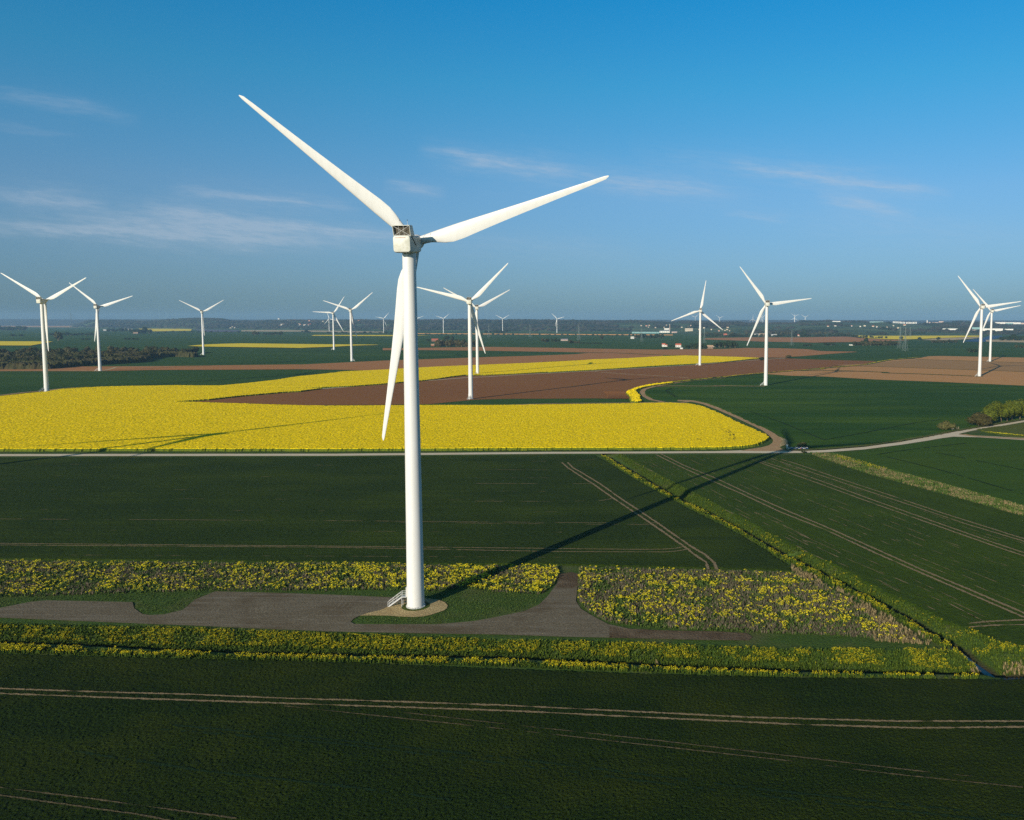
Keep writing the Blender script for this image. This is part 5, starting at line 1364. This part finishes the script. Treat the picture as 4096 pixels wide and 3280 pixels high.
# the long dark wood at left
WOOD = [(-500, 1473), (0, 1471), (195, 1469), (313, 1458), (440, 1451), (556, 1444), (590, 1437), (610, 1427), (700, 1423), (774, 1419), (785, 1415), (700, 1411), (560, 1411), (300, 1413), (0, 1421), (-500, 1424)]
PW = np.array([G(*p) for p in WOOD])
M['wood_floor'] = earth('wood_undergrowth', (0.022, 0.026, 0.011), (0.070, 0.058, 0.030), (0.055, 0.06, 0.02), fine=0.12, big=0.02, bump=0.5)
crop('undergrowth', [(x_, y_ - 6 if i < 9 else y_) for i, (x_, y_) in enumerate(WOOD)], 6.5, 5.0, (2.2, 2.2), M['wood_floor'], 'brown undergrowth and packed lower branches inside the long wood', cat='undergrowth')
pts = []
front = [G(*p) for p in WOOD[:11]]
for a, b in zip(front[:-1], front[1:]):
    L_ = float(np.hypot(*(b - a)[:2])); k = max(1, int(L_ / 9))
    for i in range(k):
        t = (i + rf.random()) / k
        pts.append((*(a + (b - a) * t)[:2], 0.9))
r_ = np.random.default_rng(8)
while len(pts) < 270:
    q_ = PW[:, :2].min(0) + r_.random(2) * (PW[:, :2].max(0) - PW[:, :2].min(0))
    if inside(PW, np.array([q_[0]]), np.array([q_[1]]))[0] and all((q_[0] - p[0]) ** 2 + (q_[1] - p[1]) ** 2 > 110 for p in pts[-140:]):
        pts.append((q_[0], q_[1], 1.1))
for x_, y_, s_ in pts:
    o = bpy.data.objects.new('woodland_tree', far_mesh['brown' if rf.random() < .75 else 'green', rf.randrange(4)])
    C.objects.link(o)
    ww = rf.uniform(11, 16) * s_
    o.location = (x_, y_, 0); o.scale = (ww, ww, rf.uniform(9.5, 13.5)); o.rotation_euler = (0, 0, rf.random() * 6.28)
    props(o, 'brown leafless tree packed in the long dark wood at left', 'tree', 'trees of the long dark wood at left')

row(195, 1348, 382, 1347, 12, 13, 8, 'dark', 'small dark tree in the hedge row behind the leftmost turbines', 'hedge row trees behind the leftmost turbines')
fartree(233.6, 1368.4, 24, 29, 'brown', 'tall brownish tree at the end of the left yellow field', None)
row(35, 1351, 87, 1351, 3, 10, 6, 'dark', 'small bush in the green field at far left', 'bushes in the green field at far left', 'bush')
row(-40, 1328, 105, 1328, 10, 16, 13, 'dark', 'dark distant tree near the left edge, before the blue ridge', 'dark distant trees near the left edge')
row(525, 1339, 605, 1339, 6, 17, 18, 'dark', 'dark tree in the clump before the hill, between first turbines', 'dark clump between the first turbines')
row(430, 1331, 525, 1331, 7, 14, 9, 'dark', 'low dark tree near the far farm roofs at left', 'low trees near the far farm roofs')
row(490, 1364, 552, 1364, 4, 9, 6, 'dark', 'tiny bush in the open green plain at left', 'tiny bushes in the open green plain', 'bush', 0.15)
row(327, 1365, 361, 1364, 3, 9, 5, 'dark', 'tiny bush in the plain behind the second turbine', 'tiny bushes behind the second turbine', 'bush', 0.15)
row(1005, 1343, 1034, 1343, 3, 14, 13, 'brown', 'brown bushy tree below the hillside village', 'brown trees below the hillside village')
row(1057, 1343, 1132, 1343, 6, 13, 12, 'dark', 'dark tree in the loose clump below the village', 'loose clump below the hillside village')
row(1205, 1334, 1240, 1334, 3, 14, 8, 'dark', 'low dark tree at the thin tan field', 'low trees at the thin tan field')
row(620, 1335, 1000, 1334, 14, 10, 5, 'dark', 'tiny hedge bush along the foot of the left hill', 'hedge bushes at the foot of the left hill', 'bush')
row(1300, 1336, 1600, 1337, 12, 12, 6, 'dark', 'tiny hedge bush left of the main tower', 'hedge bushes left of the main tower', 'bush')
row(1690, 1340, 2650, 1342, 46, 9, 3.6, 'dark', 'tiny bush along the pale railway embankment', 'bushes along the railway embankment', 'bush')
row(1940, 1333, 2030, 1332, 7, 16, 9, 'dark', 'dark tree in the belt around the tiny turbine', 'dark belt around a tiny turbine')
fartree(1787, 1362.5, 18, 19, 'dark', 'left of two tall dark trees behind the red farm', 'two tall dark trees behind the red farm')
fartree(1807.5, 1362.5, 13, 18, 'dark', 'right of two tall dark trees behind the red farm', 'two tall dark trees behind the red farm')
fartree(1710.5, 1367, 15, 9, 'dark', 'round dark bush left of the red farm roof', None, 'bush')
row(1738, 1388, 1905, 1388, 13, 19, 22, 'green', 'tree in the farm copse just right of the main tower', 'farm copse right of the main tower')
row(1745, 1384, 1900, 1384, 9, 19, 20, 'brown', 'tree in the farm copse just right of the main tower', 'farm copse right of the main tower')
row(2160, 1368, 2195, 1368, 3, 15, 12, 'brown', 'brownish tree left of the arched barn', 'trees left of the arched barn')
row(2203, 1368, 2238, 1368, 4, 9, 11, 'dark', 'small dark tree just left of the arched barn', 'small trees by the arched barn')
row(2273, 1373, 2318, 1373, 6, 11, 9, 'green', 'low tree right of the arched barn', 'low trees right of the arched barn')
row(2318, 1374, 2408, 1375, 12, 8, 4, 'dark', 'tiny bush in the hedge right of the arched barn', 'hedge right of the arched barn', 'bush')
fartree(2405, 1357.5, 15, 16, 'brown', 'single hazy brown tree on the green plain', None)
row(2545, 1351, 2655, 1352, 10, 14, 13, 'dark', 'dark tree in the copse behind the white barn', 'copse behind the white barn')
fartree(2660.5, 1398, 20, 7, 'dark', 'flat dark bush below the first white farmhouse', None, 'bush')
row(2666, 1386, 2697, 1386, 4, 10, 6, 'dark', 'hedge bush between the two white farmhouses', 'hedge between the white farmhouses', 'bush')
row(2738, 1393, 2795, 1394, 8, 9, 19, 'dark', 'slim dark tree left of the upright bladed turbine', 'slim trees by the upright bladed turbine')
row(2806, 1393, 2828, 1393, 3, 11, 17, 'dark', 'dark tree just right of the upright bladed turbine tower', 'trees right of the upright bladed turbine')
row(2858, 1389, 2948, 1389, 8, 19, 24, 'dark', 'big rounded dark tree in the dense row right of the farm', 'dense dark tree row right of the farm', jit=0.12)
row(2800, 1347, 3410, 1344, 34, 16, 10, 'dark', 'tree among the village houses before the right hill', 'trees of the villages before the right hill')
row(2790, 1341, 3400, 1338, 30, 18, 11, 'brown', 'tree among the village houses before the right hill', 'trees of the villages before the right hill')
row(3200, 1340, 3224, 1340, 3, 18, 19, 'dark', 'large dark tree clump at the village below the overlapping skyline turbines', 'large dark village clump')
row(3400, 1336, 3700, 1336, 16, 15, 9, 'dark', 'tree above the right yellow field', 'trees above the right yellow field')
for i, (x_, w_, h_) in enumerate([(3416, 14, 12), (3427, 11, 9), (3442, 7, 7), (3454, 11, 8), (3466, 9, 10), (3483, 12, 9), (3491, 8, 7), (3504, 7, 5), (3515, 9, 8), (3526, 10, 8), (3543, 8, 9)]):
    fartree(x_, 1347.5 + i * 0.4, w_, h_, 'brown' if i % 2 else 'dark', 'small round tree in the row along the right yellow field', 'row along the right yellow field')
fartree(3604.6, 1355, 13, 13, 'dark', 'round tree at the right yellow field behind the pylons', None)
fartree(3676.5, 1357.6, 14, 12, 'dark', 'lone round tree below the right yellow field', None)
fartree(3752, 1356, 14, 10, 'dark', 'round tree on the tan strip near the river', None)
row(3414, 1379.5, 3600, 1378, 16, 17, 14, 'brown', 'tree in the brown copse left of the pylons', 'brown copse left of the pylons')
row(3440, 1377, 3560, 1377, 8, 15, 14, 'dark', 'tree in the brown copse left of the pylons', 'brown copse left of the pylons')
fartree(3464.6, 1375, 17, 25, 'dark', 'tall pointed dark tree rising above the brown copse', None)
row(3720, 1367, 3830, 1367, 10, 14, 9, 'brown', 'low brown bush before the river', 'low bushes before the river', 'bush')
row(3870, 1405, 3913, 1404, 4, 15, 13, 'dark', 'dark rounded bush left of the nearer right turbine', 'dark bushes left of the nearer right turbine', 'bush')
row(3996, 1358, 4110, 1358, 9, 19, 19, 'dark', 'dark tree in the river wood at the right edge', 'river wood at the right edge')
row(4060, 1386, 4110, 1386, 4, 14, 9, 'brown', 'brownish bush at the right edge below the river wood', 'brown bushes below the river wood', 'bush')
row(3213, 1382, 3240, 1382, 3, 11, 8, 'dark', 'dark bush in the green field below the pink brown field', 'bushes below the pink brown field', 'bush')
row(3296, 1379.5, 3345, 1378.5, 4, 11, 7, 'dark', 'small bush left of the brown copse', 'small bushes left of the brown copse', 'bush')

# ------------------------------------------------------------------ buildings
WALL = {'white': (0.72, 0.70, 0.66), 'cream': (0.60, 0.52, 0.40), 'brick': (0.38, 0.17, 0.11), 'pink': (0.55, 0.40, 0.34), 'grey': (0.34, 0.35, 0.36), 'teal': (0.22, 0.38, 0.38), 'blue': (0.12, 0.20, 0.42), 'slate': (0.14, 0.15, 0.18), 'redroof': (0.46, 0.12, 0.07), 'tanroof': (0.44, 0.30, 0.20), 'brown': (0.30, 0.20, 0.14), 'beige': (0.52, 0.46, 0.36)}
for k_, v_ in WALL.items():
    M['b_' + k_] = plain(k_ + '_render', v_, 0.8, 0.2, 0.1, 0.2)
M['b_glass'] = plain('dark_window_glass', (0.03, 0.035, 0.04), 0.2, 0.5)


def building(kind, base, w_, d_, h_, wall, roof, label, style='gable', group=None, rot=0.0, cat=None, details=True):
    e = empty(kind, base, rot)
    props(e, label, cat or kind.replace('_', ' '), group)
    eave = h_ * (0.62 if style == 'gable' else 0.93 if style == 'flat' else 0.55)
    mb = MB(); mb.box(-w_ / 2, w_ / 2, -d_ / 2, d_ / 2, -0.5, eave)
    if style == 'gable':
        for x in (-w_ / 2, w_ / 2):
            s_ = 1 if x > 0 else -1
            mb.add([(x, -d_ / 2, eave), (x, d_ / 2, eave), (x, 0, h_ * 0.98), (x - s_ * .3, -d_ / 2, eave), (x - s_ * .3, d_ / 2, eave), (x - s_ * .3, 0, h_ * 0.98)], [(0, 1, 2), (5, 4, 3), (0, 2, 5, 3), (1, 4, 5, 2), (0, 3, 4, 1)])
    wl = mb.build('wall', M['b_' + wall], e)
    rb = MB()
    o_ = 0.35
    if style == 'gable':
        v = [(-w_ / 2 - o_, -d_ / 2 - o_, eave - .1), (w_ / 2 + o_, -d_ / 2 - o_, eave - .1), (w_ / 2 + o_, 0, h_), (-w_ / 2 - o_, 0, h_), (-w_ / 2 - o_, d_ / 2 + o_, eave - .1), (w_ / 2 + o_, d_ / 2 + o_, eave - .1)]
        v2 = [(a, b, c_ + 0.25) for a, b, c_ in v]
        rb.add(v + v2, [(3, 2, 1, 0), (4, 5, 2, 3), (6, 7, 8, 9), (9, 8, 11, 10), (0, 1, 7, 6), (5, 4, 10, 11), (0, 6, 9, 3), (3, 9, 10, 4), (1, 2, 8, 7), (2, 5, 11, 8)])
    elif style == 'arch':
        n = 9
        for x0, x1 in ((-w_ / 2 - .2, w_ / 2 + .2),):
            secs = []
            for x in (x0, x1):
                secs.append([(x, -d_ / 2 * math.cos(math.pi * i / (n - 1)) * 1.03, eave - .2 + (h_ - eave) * math.sin(math.pi * i / (n - 1))) for i in range(n)])
            rb.loft(secs)
    else:
        rb.box(-w_ / 2 - .2, w_ / 2 + .2, -d_ / 2 - .2, d_ / 2 + .2, eave, h_)
    rb.build('roof', M['b_' + roof], e)
    if details:
        nwin = max(2, int(w_ / 4))
        for i in range(min(nwin, 5)):
            x = -w_ / 2 + w_ * (i + .5) / min(nwin, 5)
            wb = MB(); ww = min(1.3, w_ * .09)
            wb.box(x - ww, x + ww, -d_ / 2 - .06, -d_ / 2 + .1, eave * 0.35, eave * 0.68)
            wb.build('window', M['b_glass'], e)
    return e


def bpx(kind, px, py, w_, h_, wall, roof, label, style='gable', group=None, depth=None, rot=None, hill=False, cat=None, details=True):
    b_ = hit(px, py) if hill else G(px, py)
    s_ = m_per_px(b_)
    W_ = w_ * s_; H_ = h_ * s_
    D_ = depth or max(6.0, min(18.0, W_ * 0.6))
    a = -math.atan2(b_[0], b_[1]) if rot is None else rot
    return building(kind, b_, W_, D_, H_, wall, roof, label, style, group, a, cat, details)


bpx('farm_building', 1739, 1367, 25, 10, 'brick', 'redroof', 'red roofed farm building just right of the main tower')
bpx('farm_building', 1758, 1366.8, 12, 6, 'white', 'slate', 'small white shed beside the red roofed farm')
bpx('brick_hut', 1730, 1386, 12, 8, 'brick', 'tanroof', 'orange brick hut at the left end of the farm copse', cat='hut')
bpx('barn', 2257, 1363.5, 28, 9, 'pink', 'slate', 'arched grey roofed barn alone on the green plain', 'arch')
bpx('barn', 2529, 1354.5, 14, 8, 'white', 'white', 'small white barn left of the dark copse', 'flat')
bpx('barn', 2539, 1354.2, 8, 5, 'cream', 'tanroof', 'low cream lean-to joined to the white barn', cat='barn')
bpx('farmhouse', 2654, 1386, 13, 13, 'white', 'redroof', 'first white farmhouse, the left one, with two gables')
bpx('farmhouse', 2663, 1386, 11, 9, 'white', 'redroof', 'low red roofed wing beside the first white farmhouse')
bpx('farmhouse', 2712.7, 1388, 22, 14, 'white', 'redroof', 'white farmhouse with large red roof, the right one of two')
bpx('shed', 2725.5, 1395.5, 11, 6, 'white', 'blue', 'small bright white shed below the right farmhouse', 'flat')
bpx('farmhouse', 2840, 1393, 24, 13, 'brown', 'tanroof', 'brown farmhouse right of the upright bladed turbine tower')
bpx('farmhouse', 2857, 1386, 12, 9, 'cream', 'slate', 'small pale house at the left end of the dense dark tree row')
bpx('farmhouse', 542, 1339.5, 14, 5, 'pink', 'tanroof', 'low pink house under the dark clump at left')
bpx('greenhouse', 427.5, 1328.5, 22, 5, 'white', 'grey', 'first pale farm roof far away between the first two turbines', 'flat')
bpx('greenhouse', 507, 1326.5, 34, 5, 'white', 'white', 'long pale farm roof far away, left of the dark clump', 'flat')
bpx('greenhouse', 3404, 1379, 15, 3.5, 'white', 'teal', 'low white shed in the green field left of the brown copse', 'flat')
# works with chimney
bpx('factory_shed', 2582, 1333, 108, 6, 'teal', 'teal', 'long low teal factory roofs left of the white works', 'flat', depth=70)
bpx('factory_building', 2658, 1330.5, 40, 8, 'white', 'blue', 'low white and blue base block of the works', 'flat', depth=50)
bpx('factory_building', 2666, 1326.5, 20, 14, 'white', 'white', 'tall white block of the works beside the chimney', 'flat', depth=24)
bpx('factory_tower', 2643, 1318.5, 11, 9, 'white', 'grey', 'small white tower block above the teal factory roofs', 'flat')
bpx('factory_building', 2697, 1331.5, 22, 6, 'pink', 'blue', 'low red and blue shed right of the chimney', 'flat')
bpx('factory_building', 2710, 1327, 6, 8, 'white', 'grey', 'small white silo building right of the chimney', 'flat')
bpx('factory_building', 2731, 1327.5, 17, 9, 'pink', 'tanroof', 'pinkish block left of the large beige shed')
bpx('factory_shed', 2755, 1331.5, 31, 19, 'beige', 'cream', 'large beige factory shed right of the chimney', depth=40)
bpx('factory_shed', 2781, 1330.5, 22, 8, 'cream', 'grey', 'low grey roofed shed touching the large beige shed', 'flat')
b_ = G(2678.5, 1330.5); s_ = m_per_px(b_)
e = empty('chimney_stack', b_); props(e, 'tall slim pinkish white chimney of the works', 'chimney')
mb = MB(); mb.bar((0, 0, 0), (0, 0, 30 * s_), 2.4, 1.7, n=12); mb.build('shaft', M['b_pink'], e, smooth=True)
mb = MB(); mb.bar((0, 0, 30 * s_), (0, 0, 34.5 * s_), 1.7, 1.6, n=12); mb.build('top_band', M['b_white'], e, smooth=True)
# village before the right hill
for (x_, y_, w_, h_, wl, rf_, lb, stl) in [
        (2900.7, 1343.5, 13, 10, 'brick', 'redroof', 'brick house with white gable left of the villages', 'gable'), (2918, 1342, 16, 5, 'cream', 'tanroof', 'low cream house right of the brick house', 'gable'),
        (3026, 1342.5, 20, 9, 'beige', 'grey', 'tan farm shed with grey roof left of the lush field turbine', 'gable'), (3048, 1342.5, 24, 10, 'pink', 'tanroof', 'pink roofed farm shed left of the lush field turbine', 'gable'),
        (3093.6, 1342, 26, 7, 'grey', 'grey', 'long grey shed just right of the lush field turbine', 'flat'), (3124, 1341, 10, 4, 'white', 'white', 'small bright white trailer shed in the village', 'flat'),
        (3165, 1337.5, 8, 8, 'pink', 'tanroof', 'narrow pink house in the village', 'gable'), (3191, 1335.5, 18, 7, 'white', 'tanroof', 'white house with tan roof in the village', 'gable'),
        (3199.6, 1342.5, 18, 7, 'pink', 'redroof', 'low pink house with red roof in front of the village', 'gable'), (3231, 1337.5, 5, 6, 'white', 'redroof', 'tiny bright white house right of the dark village clump', 'gable'),
        (3247, 1338, 16, 4, 'white', 'grey', 'row of low white houses in the village', 'flat'), (3269, 1338, 14, 9, 'brick', 'grey', 'brick house with grey roof at right of the village', 'gable'),
        (3283, 1337.5, 12, 5, 'white', 'tanroof', 'small white house at the right end of the village', 'gable'), (3369, 1334.5, 7, 8, 'brick', 'redroof', 'orange brick house alone above the pink brown field', 'gable'),
        (3420, 1332.5, 9, 6, 'cream', 'redroof', 'small house with red roof above the yellow field', 'gable'), (3465, 1331.5, 10, 5, 'cream', 'tanroof', 'first cream house behind the right yellow field', 'gable'),
        (3483, 1331.5, 7, 5, 'cream', 'tanroof', 'second cream house behind the right yellow field', 'gable'), (3540, 1333, 16, 7, 'white', 'redroof', 'white house with red roof behind the right yellow field', 'gable'),
        (3598, 1331.5, 10, 5, 'cream', 'tanroof', 'third cream house behind the pylons', 'gable'), (3626, 1331.5, 12, 5, 'cream', 'tanroof', 'fourth cream house right of the pylons', 'gable'),
        (2975, 1337, 12, 4, 'cream', 'tanroof', 'low cream house between the villages', 'gable')]:
    bpx('village_house', x_, y_, w_, h_, wl, rf_, lb, stl, group='houses before the right hill', cat='house', details=False)
# hillside village at left centre, further roofs
rv = random.Random(3)
for (x0, x1, y0, y1, n, wls, grp) in [(920, 1010, 1315, 1318, 9, ('white', 'cream'), 'pale houses at the foot of the left hill'), (1100, 1140, 1303, 1312, 6, ('white', 'cream'), 'white houses of the hillside village, left part'),
                                      (1176, 1242, 1301, 1306, 8, ('white',), 'white houses of the hillside village, middle part'), (1245, 1260, 1291, 1294, 3, ('pink',), 'pink houses high in the hillside village'),
                                      (1110, 1300, 1285, 1292, 12, ('pink', 'cream'), 'small roofs near the top of the left hill'), (1430, 1462, 1285, 1288, 6, ('pink', 'white'), 'row of roofs on the hill left of the main tower'),
                                      (2560, 2790, 1302, 1312, 12, ('pink', 'cream'), 'roofs on the slope above the works'), (2790, 2960, 1300, 1325, 12, ('pink', 'cream'), 'roofs scattered among trees right of the works'),
                                      (3300, 3620, 1298, 1312, 14, ('cream', 'white'), 'pale roofs on the right hillside')]:
    for i in range(n):
        bpx('hillside_house', rv.uniform(x0, x1), rv.uniform(y0, y1), rv.uniform(4, 9), rv.uniform(3, 5), rv.choice(wls), rv.choice(('tanroof', 'redroof', 'cream')), {'pale houses at the foot of the left hill': 'tiny pale house at the foot of the left hill'}.get(grp, 'one of the ' + grp), group=grp, hill=True, cat='house', details=False)
b_ = hit(1116, 1284); s_ = m_per_px(b_)
e = empty('water_tower', b_); props(e, 'white water tower on the skyline above the hillside village', 'water tower')
mb = MB(); mb.bar((0, 0, 0), (0, 0, 16), 3.0, 3.0, n=12); mb.build('shaft', M['b_white'], e)
mb = MB(); mb.bar((0, 0, 16), (0, 0, 25), 11, 13, n=20); mb.build('tank', M['b_white'], e)
# storage tanks and sheds on the right skyline
for i in range(17):
    x_ = 3573 + i * 5.6 + (2 if i > 8 else 0)
    b_ = hit(x_, 1289.5); s_ = m_per_px(b_)
    mb = MB(); mb.bar((0, 0, -2), (0, 0, 6.5 * s_), 1.9 * s_, n=14)
    o = mb.build('storage_tank', M['b_white'], smooth=False); o.location = b_
    props(o, 'white cylindrical storage tank in the long row on the right skyline', 'storage tank', 'row of white tanks on the right skyline')
b_ = hit(3707.5, 1287); s_ = m_per_px(b_)
mb = MB(); mb.box(-1.5 * s_, 1.5 * s_, -4, 4, -2, 11 * s_)
mb.bar((0, 0, 11 * s_), (0, 0, 13 * s_), 0.8 * s_, n=8)
o = mb.build('white_tower', M['b_white']); o.location = b_; props(o, 'slim white tower block on the right skyline', 'tower')
for (x_, y_, w_, h_, wl, rf_, lb) in [(3730, 1288, 40, 3, 'pink', 'pink', 'long pinkish shed beside the slim white tower'), (3764, 1285, 16, 4, 'pink', 'cream', 'pale shed on the skyline left of the right turbines'),
                                      (4000, 1288.5, 34, 6, 'white', 'cream', 'white warehouse on the skyline at the right edge, left one'), (4045, 1290.5, 60, 6, 'white', 'cream', 'long white warehouse on the skyline at the right edge'), (4085, 1287, 30, 5, 'pink', 'grey', 'greyish warehouse at the very right edge'), (4020, 1286, 50, 3, 'teal', 'teal', 'low teal roofs behind the white warehouses'),
                                      (3800, 1316, 52, 5, 'white', 'teal', 'long low white and teal shed left of the nearer right turbine'), (3905, 1313, 30, 7, 'teal', 'teal', 'teal industrial shed behind the nearer right turbine'), (3898, 1320, 18, 4, 'pink', 'white', 'small pink and white shed behind the nearer right turbine'),
                                      (3968, 1320, 70, 9, 'white', 'white', 'big white industrial shed between the right turbines'), (4035, 1316, 28, 4, 'white', 'white', 'low white roofs right of the farther right turbine'),
                                      (3345, 1285, 30, 3, 'white', 'white', 'small white roofs on the skyline hill'), (3500, 1287, 60, 3, 'teal', 'white', 'long pale roof left of the white tanks')]:
    bpx('warehouse', x_, y_, w_, h_, wl, rf_, lb, 'flat', group='warehouses on the right hill', hill=True, depth=30, details=False)

# ------------------------------------------------------------------ pylons, gate, sign
M['pylon'] = plain('galvanised_lattice', (0.13, 0.17, 0.17), 0.6, 0.3)


def pylon_parts():
    root = empty('electricity_pylon', (0, 0, 0))
    mb = MB()
    H_ = 48.0
    def half(z):
        return 4.2 - 3.3 * (z / 30) if z < 30 else 0.9 - 0.4 * (z - 30) / 18
    zs = [0, 7, 13, 18, 22.5, 26.5, 30, 34, 38, 42, 45, 48]
    for a, b in zip(zs[:-1], zs[1:]):
        ha, hb = half(a), half(b)
        ca = [(-ha, -ha, a), (ha, -ha, a), (ha, ha, a), (-ha, ha, a)]; cb_ = [(-hb, -hb, b), (hb, -hb, b), (hb, hb, b), (-hb, hb, b)]
        for i in range(4):
            mb.bar(ca[i], cb_[i], 0.20, n=4, cap=False)
            mb.bar(ca[i], cb_[(i + 1) % 4], 0.10, n=4, cap=False); mb.bar(ca[(i + 1) % 4], cb_[i], 0.10, n=4, cap=False)
            mb.bar(cb_[i], cb_[(i + 1) % 4], 0.10, n=4, cap=False)
    mb.build('lattice_mast', M['pylon'], root)
    for z_, L_ in ((31, 7), (37.5, 9), (44, 6.5)):
        ab = MB()
        for s_ in (-1, 1):
            ab.bar((0, -.5, z_), (s_ * L_, 0, z_), 0.14, n=4); ab.bar((0, .5, z_), (s_ * L_, 0, z_), 0.14, n=4); ab.bar((0, 0, z_ + 2), (s_ * L_, 0, z_), 0.12, n=4)
            ab.bar((s_ * L_, 0, z_), (s_ * L_, 0, z_ - 3), 0.12, n=4)
        ab.build('cross_arm', M['pylon'], root)
    return root


py_root = pylon_parts()
first = True
ALL = list(scene.objects)
for (x_, y_, h_, lb) in [(2566, 1367, 53, 'lattice pylon right of the white barn, before the works'), (2314.7, 1361, 64, 'lattice pylon on the plain right of the arched barn'), (2817, 1373, 62, 'lattice pylon just right of the upright bladed turbine'),
                         (3599, 1391, 82, 'left pylon of the close pair at right'), (3619.7, 1402.5, 90, 'right pylon of the close pair at right, the nearest one'), (3166, 1380.6, 60, 'lattice pylon right of the lush field turbine'),
                         (1954.5, 1351, 47, 'faint pylon on the plain behind the central pair of turbines'), (2119.6, 1350, 50, 'faint pylon left of the arched barn'), (285, 1316, 48, 'faint pylon before the hill between the first two turbines'), (3640, 1352, 44, 'far small pylon beyond the right yellow field')]:
    o = py_root if first else copy_tree(py_root, None, 1)
    b_ = G(x_, y_); s_ = m_per_px(b_) * h_ / 48.0
    o.location = b_; o.scale = (s_, s_, s_); o.rotation_euler = (0, 0, 0.5)
    props(o, lb, 'pylon', 'lattice electricity pylons')
    first = False

ZG = (2900, 1700, 4.312)
M['gateblue'] = plain('blue_gate_paint', (0.04, 0.10, 0.32), 0.5, 0.4)
M['gatewhite'] = plain('white_gate_paint', (0.7, 0.7, 0.68), 0.5, 0.4)
a, b = G(*Z(ZG, [(1090, 412)])[0]), G(*Z(ZG, [(1430, 416)])[0])
e = empty('barrier_gate', a); props(e, 'blue and white barrier rail at the track junction beside the white road', 'barrier')
d = Vector(b - a); L_ = d.length; d.normalize()
e.rotation_euler = (0, 0, math.atan2(d.y, d.x))
for k_, z_ in enumerate((0.55, 1.05)):
    for j in range(8):
        mb = MB(); mb.bar((L_ * j / 8, 0, z_), (L_ * (j + 1) / 8, 0, z_), 0.11, n=8)
        mb.build('rail', M['gateblue' if (j + k_) % 2 else 'gatewhite'], e)
for j in range(6):
    mb = MB(); mb.box(L_ * j / 5 - .08, L_ * j / 5 + .08, -.08, .08, -0.2, 1.25)
    mb.build('post', M['gatewhite' if j % 2 == 0 else 'gateblue'], e)
mb = MB(); mb.box(L_ * .62, L_ * .62 + .4, -.18, -.13, 0.35, 0.95); mb.build('red_board', M['red'], e)
e = empty('marker_post', G(*Z(ZG, [(1070, 405)])[0])); props(e, 'white marker post at the left end of the blue barrier', 'post')
mb = MB(); mb.box(-.12, .12, -.12, .12, -.1, 1.7); mb.build('post', M['gatewhite'], e)
mb = MB(); mb.box(-.45, .45, -.18, -.13, 1.3, 2.2); mb.build('sign_plate', M['gatewhite'], e)
e = empty('road_sign', G(*Z(ZQ, [(598, 752)])[0])); props(e, 'small white sign on a post beside the round roadside bush', 'sign')
mb = MB(); mb.bar((0, 0, -.1), (0, 0, 1.3), 0.09, n=8); mb.build('post', M['steel'], e)
mb = MB(); mb.box(-.65, .65, -.12, -.06, 1.0, 2.5); mb.build('sign_plate', M['gatewhite'], e)
M['timber'] = plain('weathered_timber', (0.42, 0.36, 0.26), 0.9, 0.1)
for i, (tx, ty) in enumerate([(638, 742), (672, 738), (700, 735), (735, 728)]):
    o = empty('fence_post', G(*Z(ZQ, [(tx, ty)])[0]))
    mb = MB(); mb.bar((0, 0, -.2), (0, 0, 1.5), 0.13, 0.11, n=7); mb.bar((0, 0, 1.5), (0, 0, 1.62), 0.11, 0.02, n=7)
    bpy.data.objects.remove(o)
    o = mb.build('fence_post', M['timber']); o.location = G(*Z(ZQ, [(tx, ty)])[0])
    props(o, 'weathered timber post in the short row right of the white road sign', 'post', 'short row of timber posts by the road sign')

# ------------------------------------------------------------------ the air
hz = bpy.data.materials.new('haze_air'); hz.use_nodes = True
t = hz.node_tree
for n_ in list(t.nodes): t.nodes.remove(n_)
pv = t.nodes.new('ShaderNodeVolumePrincipled')
pv.inputs['Color'].default_value = (0.38, 0.65, 1.0, 1)
pv.inputs['Density'].default_value = 5.0e-5
pv.inputs['Anisotropy'].default_value = 0.0
ot = t.nodes.new('ShaderNodeOutputMaterial'); t.links.new(pv.outputs[0], ot.inputs['Volume'])
mb = MB(); mb.box(-10500, 10500, -700, 14600, -4.5, 190)
o = mb.build('haze', hz)
props(o, 'thin blue evening haze over the plain', 'haze', kind='stuff')
